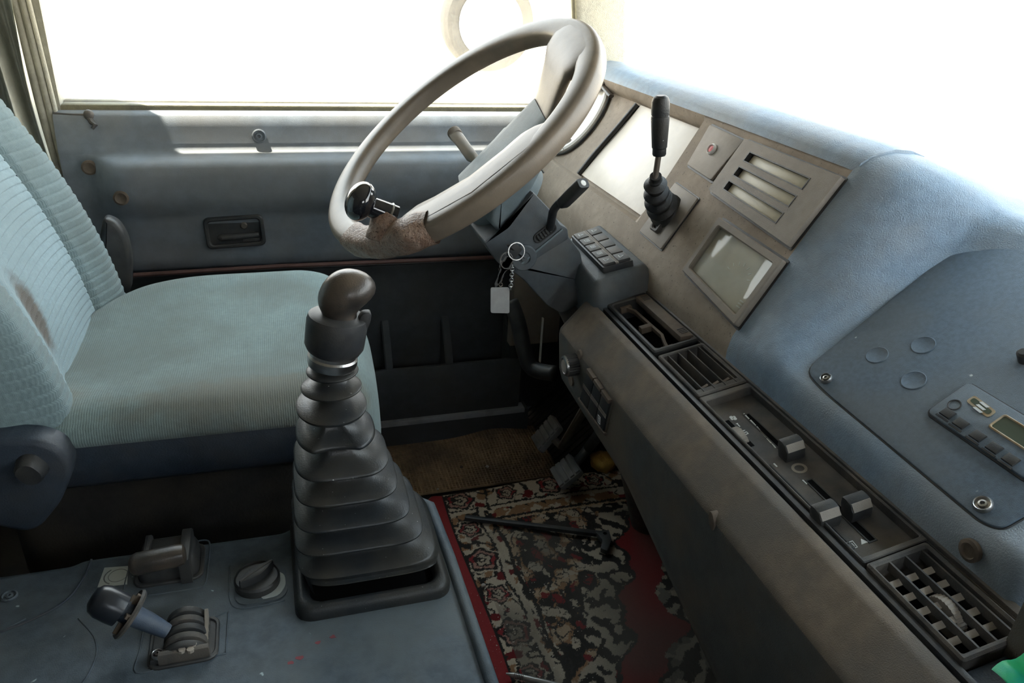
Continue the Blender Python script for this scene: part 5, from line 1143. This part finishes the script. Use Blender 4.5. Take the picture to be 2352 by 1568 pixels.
x_, y_ = Xm+jx+rng.normal(0, .0007, X.shape), Ym+jy+rng.normal(0, .0007, X.shape)
col = np.zeros(X.shape+(3,)); col[:] = CR
def put(mask, c): col[mask] = c
# scroll-work background of the wide border
sw = nz(x_, y_, 78, 1); put(np.abs(sw) < .50, BK); sw2 = nz(x_, y_, 60, 2); put((sw2 > .9) & (np.abs(sw) >= .50), BR); put((sw2 < -1.4), RD*.6)
# inner field: dark ground with brown and cream blossoms
fld = (x_ > .125) & (y_ > .125)
put(fld, BK); f1 = nz(x_, y_, 60, 3); put(fld & (f1 > .30), BR); put(fld & (f1 > .95), TN); f2 = nz(x_, y_, 74, 5); put(fld & (f2 > 1.0), CR*.85); put(fld & (f2 < -1.5), RD*.75); f3 = nz(x_, y_, 120, 6); put(fld & (np.abs(f3) < .30), BK*1.3)
# scalloped cream stem between the field and the red band
edge_ = .392-.48*(y_-.178)+.014*np.sin(y_*40+1)+.008*np.sin(y_*91+1)
st_ = np.abs(x_-edge_+.040) < .034; put(st_ & (y_ > .12), CR*.8); put(st_ & (nz(x_, y_, 110, 8) > .1) & (y_ > .12), BK); put((np.abs(x_-edge_) < .005) & (y_ > .12), BK)
band = (x_ > edge_+.004) & (y_ > .10); put(band, RD*.80)
e3 = edge_+.085+.018*np.sin(y_*25+2)+.008*np.sin(y_*70); out_ = (x_ > e3) & (y_ > .10); put(out_, BK); put(out_ & (nz(x_, y_, 90, 11) > .4), GN); put(out_ & (nz(x_, y_, 100, 12) > 1.0), CR*.7)
# guard lines
for y0, w_g, c in ((.072, .004, BK), (.078, .005, CR), (.115, .004, BK), (.121, .003, TN)): put((np.abs(y_-y0) < w_g) & (x_ > .03), c)
for x0, w_g, c in ((.095, .003, BK), (.102, .005, CR*.9), (.120, .004, BK)): put((np.abs(x_-x0-.004*np.sin(y_*40)) < w_g) & (y_ > .07), c)
put((y_ > .084) & (y_ < .110) & (x_ > .108) & (nz(x_, y_, 70, 14) > -.1), BR); put((y_ > .084) & (y_ < .110) & (x_ > .108) & (nz(x_, y_, 85, 15) > 1.2), CR)
# rosettes in the borders
def rosette(cx_, cy_, r):
    d = np.hypot(x_-cx_, y_-cy_); an = np.arctan2(y_-cy_, x_-cx_); rr_ = r*(1+.13*np.sin(an*5+cy_*40)); 
    put(d < rr_*1.14, CR); put(d < rr_, BK); put(d < rr_*.80, RD*.55+CR*.42); put((d < rr_*.80) & (np.sin(an*2+1) > .5), RD); put(d < rr_*.60, BK); put((d < rr_*.46) & (an > -2.2), CR*.8); put(d < rr_*.22, BK); put(d < rr_*.10, CR)
for k in range(8): rosette(.064, .036 if k == 0 else .040+.092*k, .031 if k % 2 == 0 else .023)
for k in range(4): rosette(.170+.105*k, .036, .029 if k % 2 else .023)
# red edge binding
put(Xm < .030, RD*1.15); put((Xm > .030) & (x_ < .0345), BK)
put((Ym < .004), CR*.7)
# weave and wear
wear = .82+.10*rng.random(X.shape)+.10*(np.sin(Y*2*math.pi/.0032) > 0)-.10; gray = np.clip(nz(X, Y, 14, 20)*.20+.34, 0, .70)*((Xm > .05) & (Ym > .15))
col = col*wear[..., None]; col = col*(1-gray[..., None])+np.array([.075, .068, .058])*gray[..., None]
ZZ = .011+.0007*np.sin(Y*2*math.pi/.0032)+.0006*rng.random(X.shape)+.004*np.exp(-((X-.5)/.1)**2-((Y-1.0)/.12)**2)+.003*np.sin(X*18+1)*np.sin(Y*12)
ZZ = ZZ-(.008*np.clip(1-Ym/.01, 0, 1))-(.007*np.clip(1-Xm/.008, 0, 1))
bx_ = Xm < .031; ZZ = np.where(bx_, ZZ-.0012+.002*np.clip(1-np.abs(Xm-.015)/.016, 0, 1), ZZ)
verts = np.stack([X-OFF[t][0]+.006*np.sin(Y*9), Y-OFF[t][1]+.006*np.sin(X*14), ZZ], -1).reshape(-1, 3)
me = bpy.data.meshes.new('rug_pile'); fs = [(j*(nx+1)+i, j*(nx+1)+i+1, (j+1)*(nx+1)+i+1, (j+1)*(nx+1)+i) for j in range(ny) for i in range(nx)]
me.from_pydata(verts.tolist(), [], fs); at_ = me.color_attributes.new('weave', 'FLOAT_COLOR', 'POINT'); at_.data.foreach_set('color', np.concatenate([col.reshape(-1, 3), np.ones((col.size//3, 1))], 1).ravel())
mr_ = bpy.data.materials.new('woven_rug'); mr_.use_nodes = True; nt = mr_.node_tree; an_ = nt.nodes.new('ShaderNodeAttribute'); an_.attribute_name = 'weave'; bs = nt.nodes['Principled BSDF']; nt.links.new(an_.outputs['Color'], bs.inputs['Base Color']); bs.inputs['Roughness'].default_value = .95; bs.inputs['Specular IOR Level'].default_value = .1
me.materials.append(mr_); me.polygons.foreach_set('use_smooth', [True]*len(me.polygons)); ro_ = bpy.data.objects.new('pile', me); C.objects.link(ro_); ro_.parent = t
b = MB(); b.box(WORLD, RX0+.004, RX1-.004, RY0+.004, RY1-.004, .0, .004); obj('backing', b, M['carpetdark'], t)
# ---- pedals
def pedal(nm, label, c, wd, ht, ang, ribs, m, n_):
    t = thing('pedal', label, 'pedal', (c[0], c[1], max(c[2]-.06, .0)), 'foot pedals'); a = math.radians(ang)
    f_ = Fr(c, (0, -1, 0), (math.cos(a), 0, math.sin(a))); b = MB(); b.box(f_, -wd/2, wd/2, -ht/2, ht/2, -.010, .004, .003, .002, r=.006); obj('pad', b, M[m], t)
    for k in range(ribs):
        bb = -ht/2+(k+.5)*ht/ribs; b = MB(); b.box(f_, -wd/2+.003, wd/2-.003, bb-ht/ribs*.36, bb+ht/ribs*.36, .003, .008, .0012); obj('rib', b, M[m], t)
    return t, f_
c = P(1255, 995, Z=.10); t, f_ = pedal('p', 'worn grey clutch pedal with ribbed rubber pad', c, .058, .075, 52, 5, 'pedal', 0)
b = MB(); b.tube([f_(0, 0, -.008), P(1290, 1025, Z=.10), P(1330, 960, Z=.24), P(1350, 930, Z=.32)], [.009, .010, .011, .012], 10, flat=(1, .7)); obj('arm', b, M['darkmetal'], t)
c = P(1300, 1082, Z=.06); t, f_ = pedal('p', 'grey brake pedal whose top edge shows above the rug', c, .07, .06, 40, 4, 'pedal', 0)
b = MB(); b.tube([f_(0, 0, -.008), P(1350, 1030, Z=.10), P(1385, 985, Z=.22)], [.010, .012, .014], 10, flat=(1, .7)); obj('arm', b, M['black'], t)
# ribbed footrest ramp
t = thing('footrest', 'large dark ribbed footrest plate sloping up behind the pedals', 'footrest', (.62, 1.5, 0))
fa = P(1175, 975, Z=.03); fb_ = P(1265, 905, Z=.13); dirv = fb_-fa; f_ = Fr((.60, 1.50, .03), (0, -1, 0), (math.cos(.75), 0, math.sin(.75)))
b = MB(); b.box(f_, -.13, .16, -.03, .22, -.008, .0, .002); obj('plate', b, M['carpetdark'], t)
for k in range(16):
    b = MB(); aa = -.125+k*.018; b.box(f_, aa, aa+.011, -.028, .215, -.001, .004, .001); obj('rib', b, M['ribmat'], t)
# yellow foam scrap under the dash
b = MB(); c = P(1385, 1060, Z=.02); rn = random.Random(3)
b.sphere(c, (.03, .035, .022), 14, 10); b.v = [(x+rn.uniform(-.004, .004), y+rn.uniform(-.004, .004), max(z+rn.uniform(-.004, .004), .0)) for x, y, z in b.v]
obj('foam_scrap', b, M['foam'], sharp=180, label='yellow foam scrap on the floor under the dash', cat='foam')
# red strap by the boot
b = MB(); b.tube([P(884, 1078, Z=.0145), P(893, 1105, Z=.010), P(902, 1150, Z=.006)], .009, 8, flat=(1, .25)); obj('red_strap', b, M['redcloth'], label='short red strap end on the floor beside the seat', cat='strap')
# black plastic strip lying on the rug
t = thing('plastic_strip', 'long black plastic strip with a bracket end lying on the rug', 'strip', P(1240, 1200, Z=.02))
A = P(1068, 1188, Z=.022); Bp = P(1400, 1228, Z=.024); d_ = Bp-A; L_ = np.linalg.norm(d_); sf = Fr(A, d_, np.cross((0, 0, 1), d_)); b = MB(); b.prism(sf, [(0, -.004), (.012, -.0055), (L_, -.0055), (L_, .0055), (.012, .0055), (0, .004)], -.004, .004, .0015); obj('bar', b, M['black'], t)
b = MB(); e0 = sf.px(1390, 1225); b.prism(sf, rpoly([(L_-.03, -.0), (L_-.002, .008), (L_+.004, -.02), (L_-.004, -.055), (L_-.018, -.05), (L_-.014, -.025)], .003, 2), -.004, .006, .001); BRK = obj('bracket', b, M['black'], t)
b = MB(); b.lathe(sf.sub(L_-.010, -.004, 0, .006), [(.004, 0), (.0035, .0006), (0, .0006)], 14); obj('hole', b, M['shade_black'], t)  # dark disc drawn as a shaded hole
# pen
t = thing('pen', 'grey metal pen lying on the rug at the bottom edge', 'pen', P(1200, 1560, Z=.02))
A = P(1162, 1546, Z=.021); Bp = P(1290, 1576, Z=.021); b = MB(); b.tube([A, A*.93+Bp*.07, A*.85+Bp*.15, A*.2+Bp*.8, Bp], [.0012, .003, .0048, .005, .0045], 14); obj('barrel', b, M['pen'], t)
for k in range(6): q_ = A*(1-.16-.03*k)+Bp*(.16+.03*k); b = MB(); dd = Bp-A; b.torus(Fr(q_, np.cross(dd, (0, 0, 1)), np.cross(dd, np.cross(dd, (0, 0, 1)))), .0049, .0005, 16, 5); obj('grip_ring', b, M['darkmetal'], t)
# pebbles
for k, (px, r, z) in enumerate((((1119, 1071), .0042, .010), ((1060, 1072), .0040, .010), ((1110, 1344), .0048, .020), ((1005, 1123), .003, .008), ((1142, 1438), .0028, .016), ((1160, 1082), .0025, .010))):
    b = MB(); p = P(*px, Z=z); b.sphere(p, (r, r*.8, r*.7), 9, 6); rn = random.Random(k); b.v = [(x+rn.uniform(-r, r)*.15, y+rn.uniform(-r, r)*.15, zz) for x, y, zz in b.v]
    lab = ['pale pebble on the grid mat, larger one near the middle', 'brown pebble on the grid mat left of the pale one', 'pale pebble on the red rug border beside the engine cover', 'tiny pebble at the far corner of the rug border', 'small pale pebble on the rug near its red border', 'tiny brown pebble on the grid mat right of the pale one'][k]
    obj('pebble', b, M['brownplug'] if k in (1, 5) else M['stone'], label=lab, cat='pebble', group='pebbles on the cab floor')
b = MB(); rn = random.Random(11)
for k in range(320):
    cx_, cy_ = (rn.gauss(1210, 60), rn.gauss(1440, 55)) if k < 210 else (rn.uniform(1080, 1400), rn.uniform(1280, 1560))
    p = P(cx_, cy_, Z=.0155); r = rn.uniform(.0006, .0019)
    v_ = [p+np.array([rn.uniform(-r, r), rn.uniform(-r, r), rn.uniform(0, r)]) for _ in range(4)]; b.add(v_, [(0, 1, 2), (0, 2, 3), (0, 3, 1), (1, 3, 2)])
obj('grit', b, M['stone'], kind='stuff', label='pale grit scattered over the rug', cat='grit')
# black hose and white strip painted as gap light below the column
t = MB(); t.tube(smooth([P(1172, 690, Y=1.40), P(1190, 740, Y=1.38), P(1203, 800, Y=1.36), P(1222, 845, Y=1.34), P(1275, 858, Y=1.30)], 5), .017, 12); obj('hose', t, M['black'], sharp=180, label='thick black hose bending below the steering column', cat='hose')
t = MB(); t.tube([P(1247, 730, Y=1.50), P(1240, 830, Y=1.50)], .0055, 8, flat=(1, .4)); obj('gap_light_strip', t, M['white'], label='narrow white strip standing in for gap light below the column', cat='strip')
t = MB(); t.box(wallY(1.52), .50, .62, .25, .44, -.03, 0, .006); obj('relay_box', t, M['plate'], label='dusty grey panel behind the hose under the dash', cat='panel')
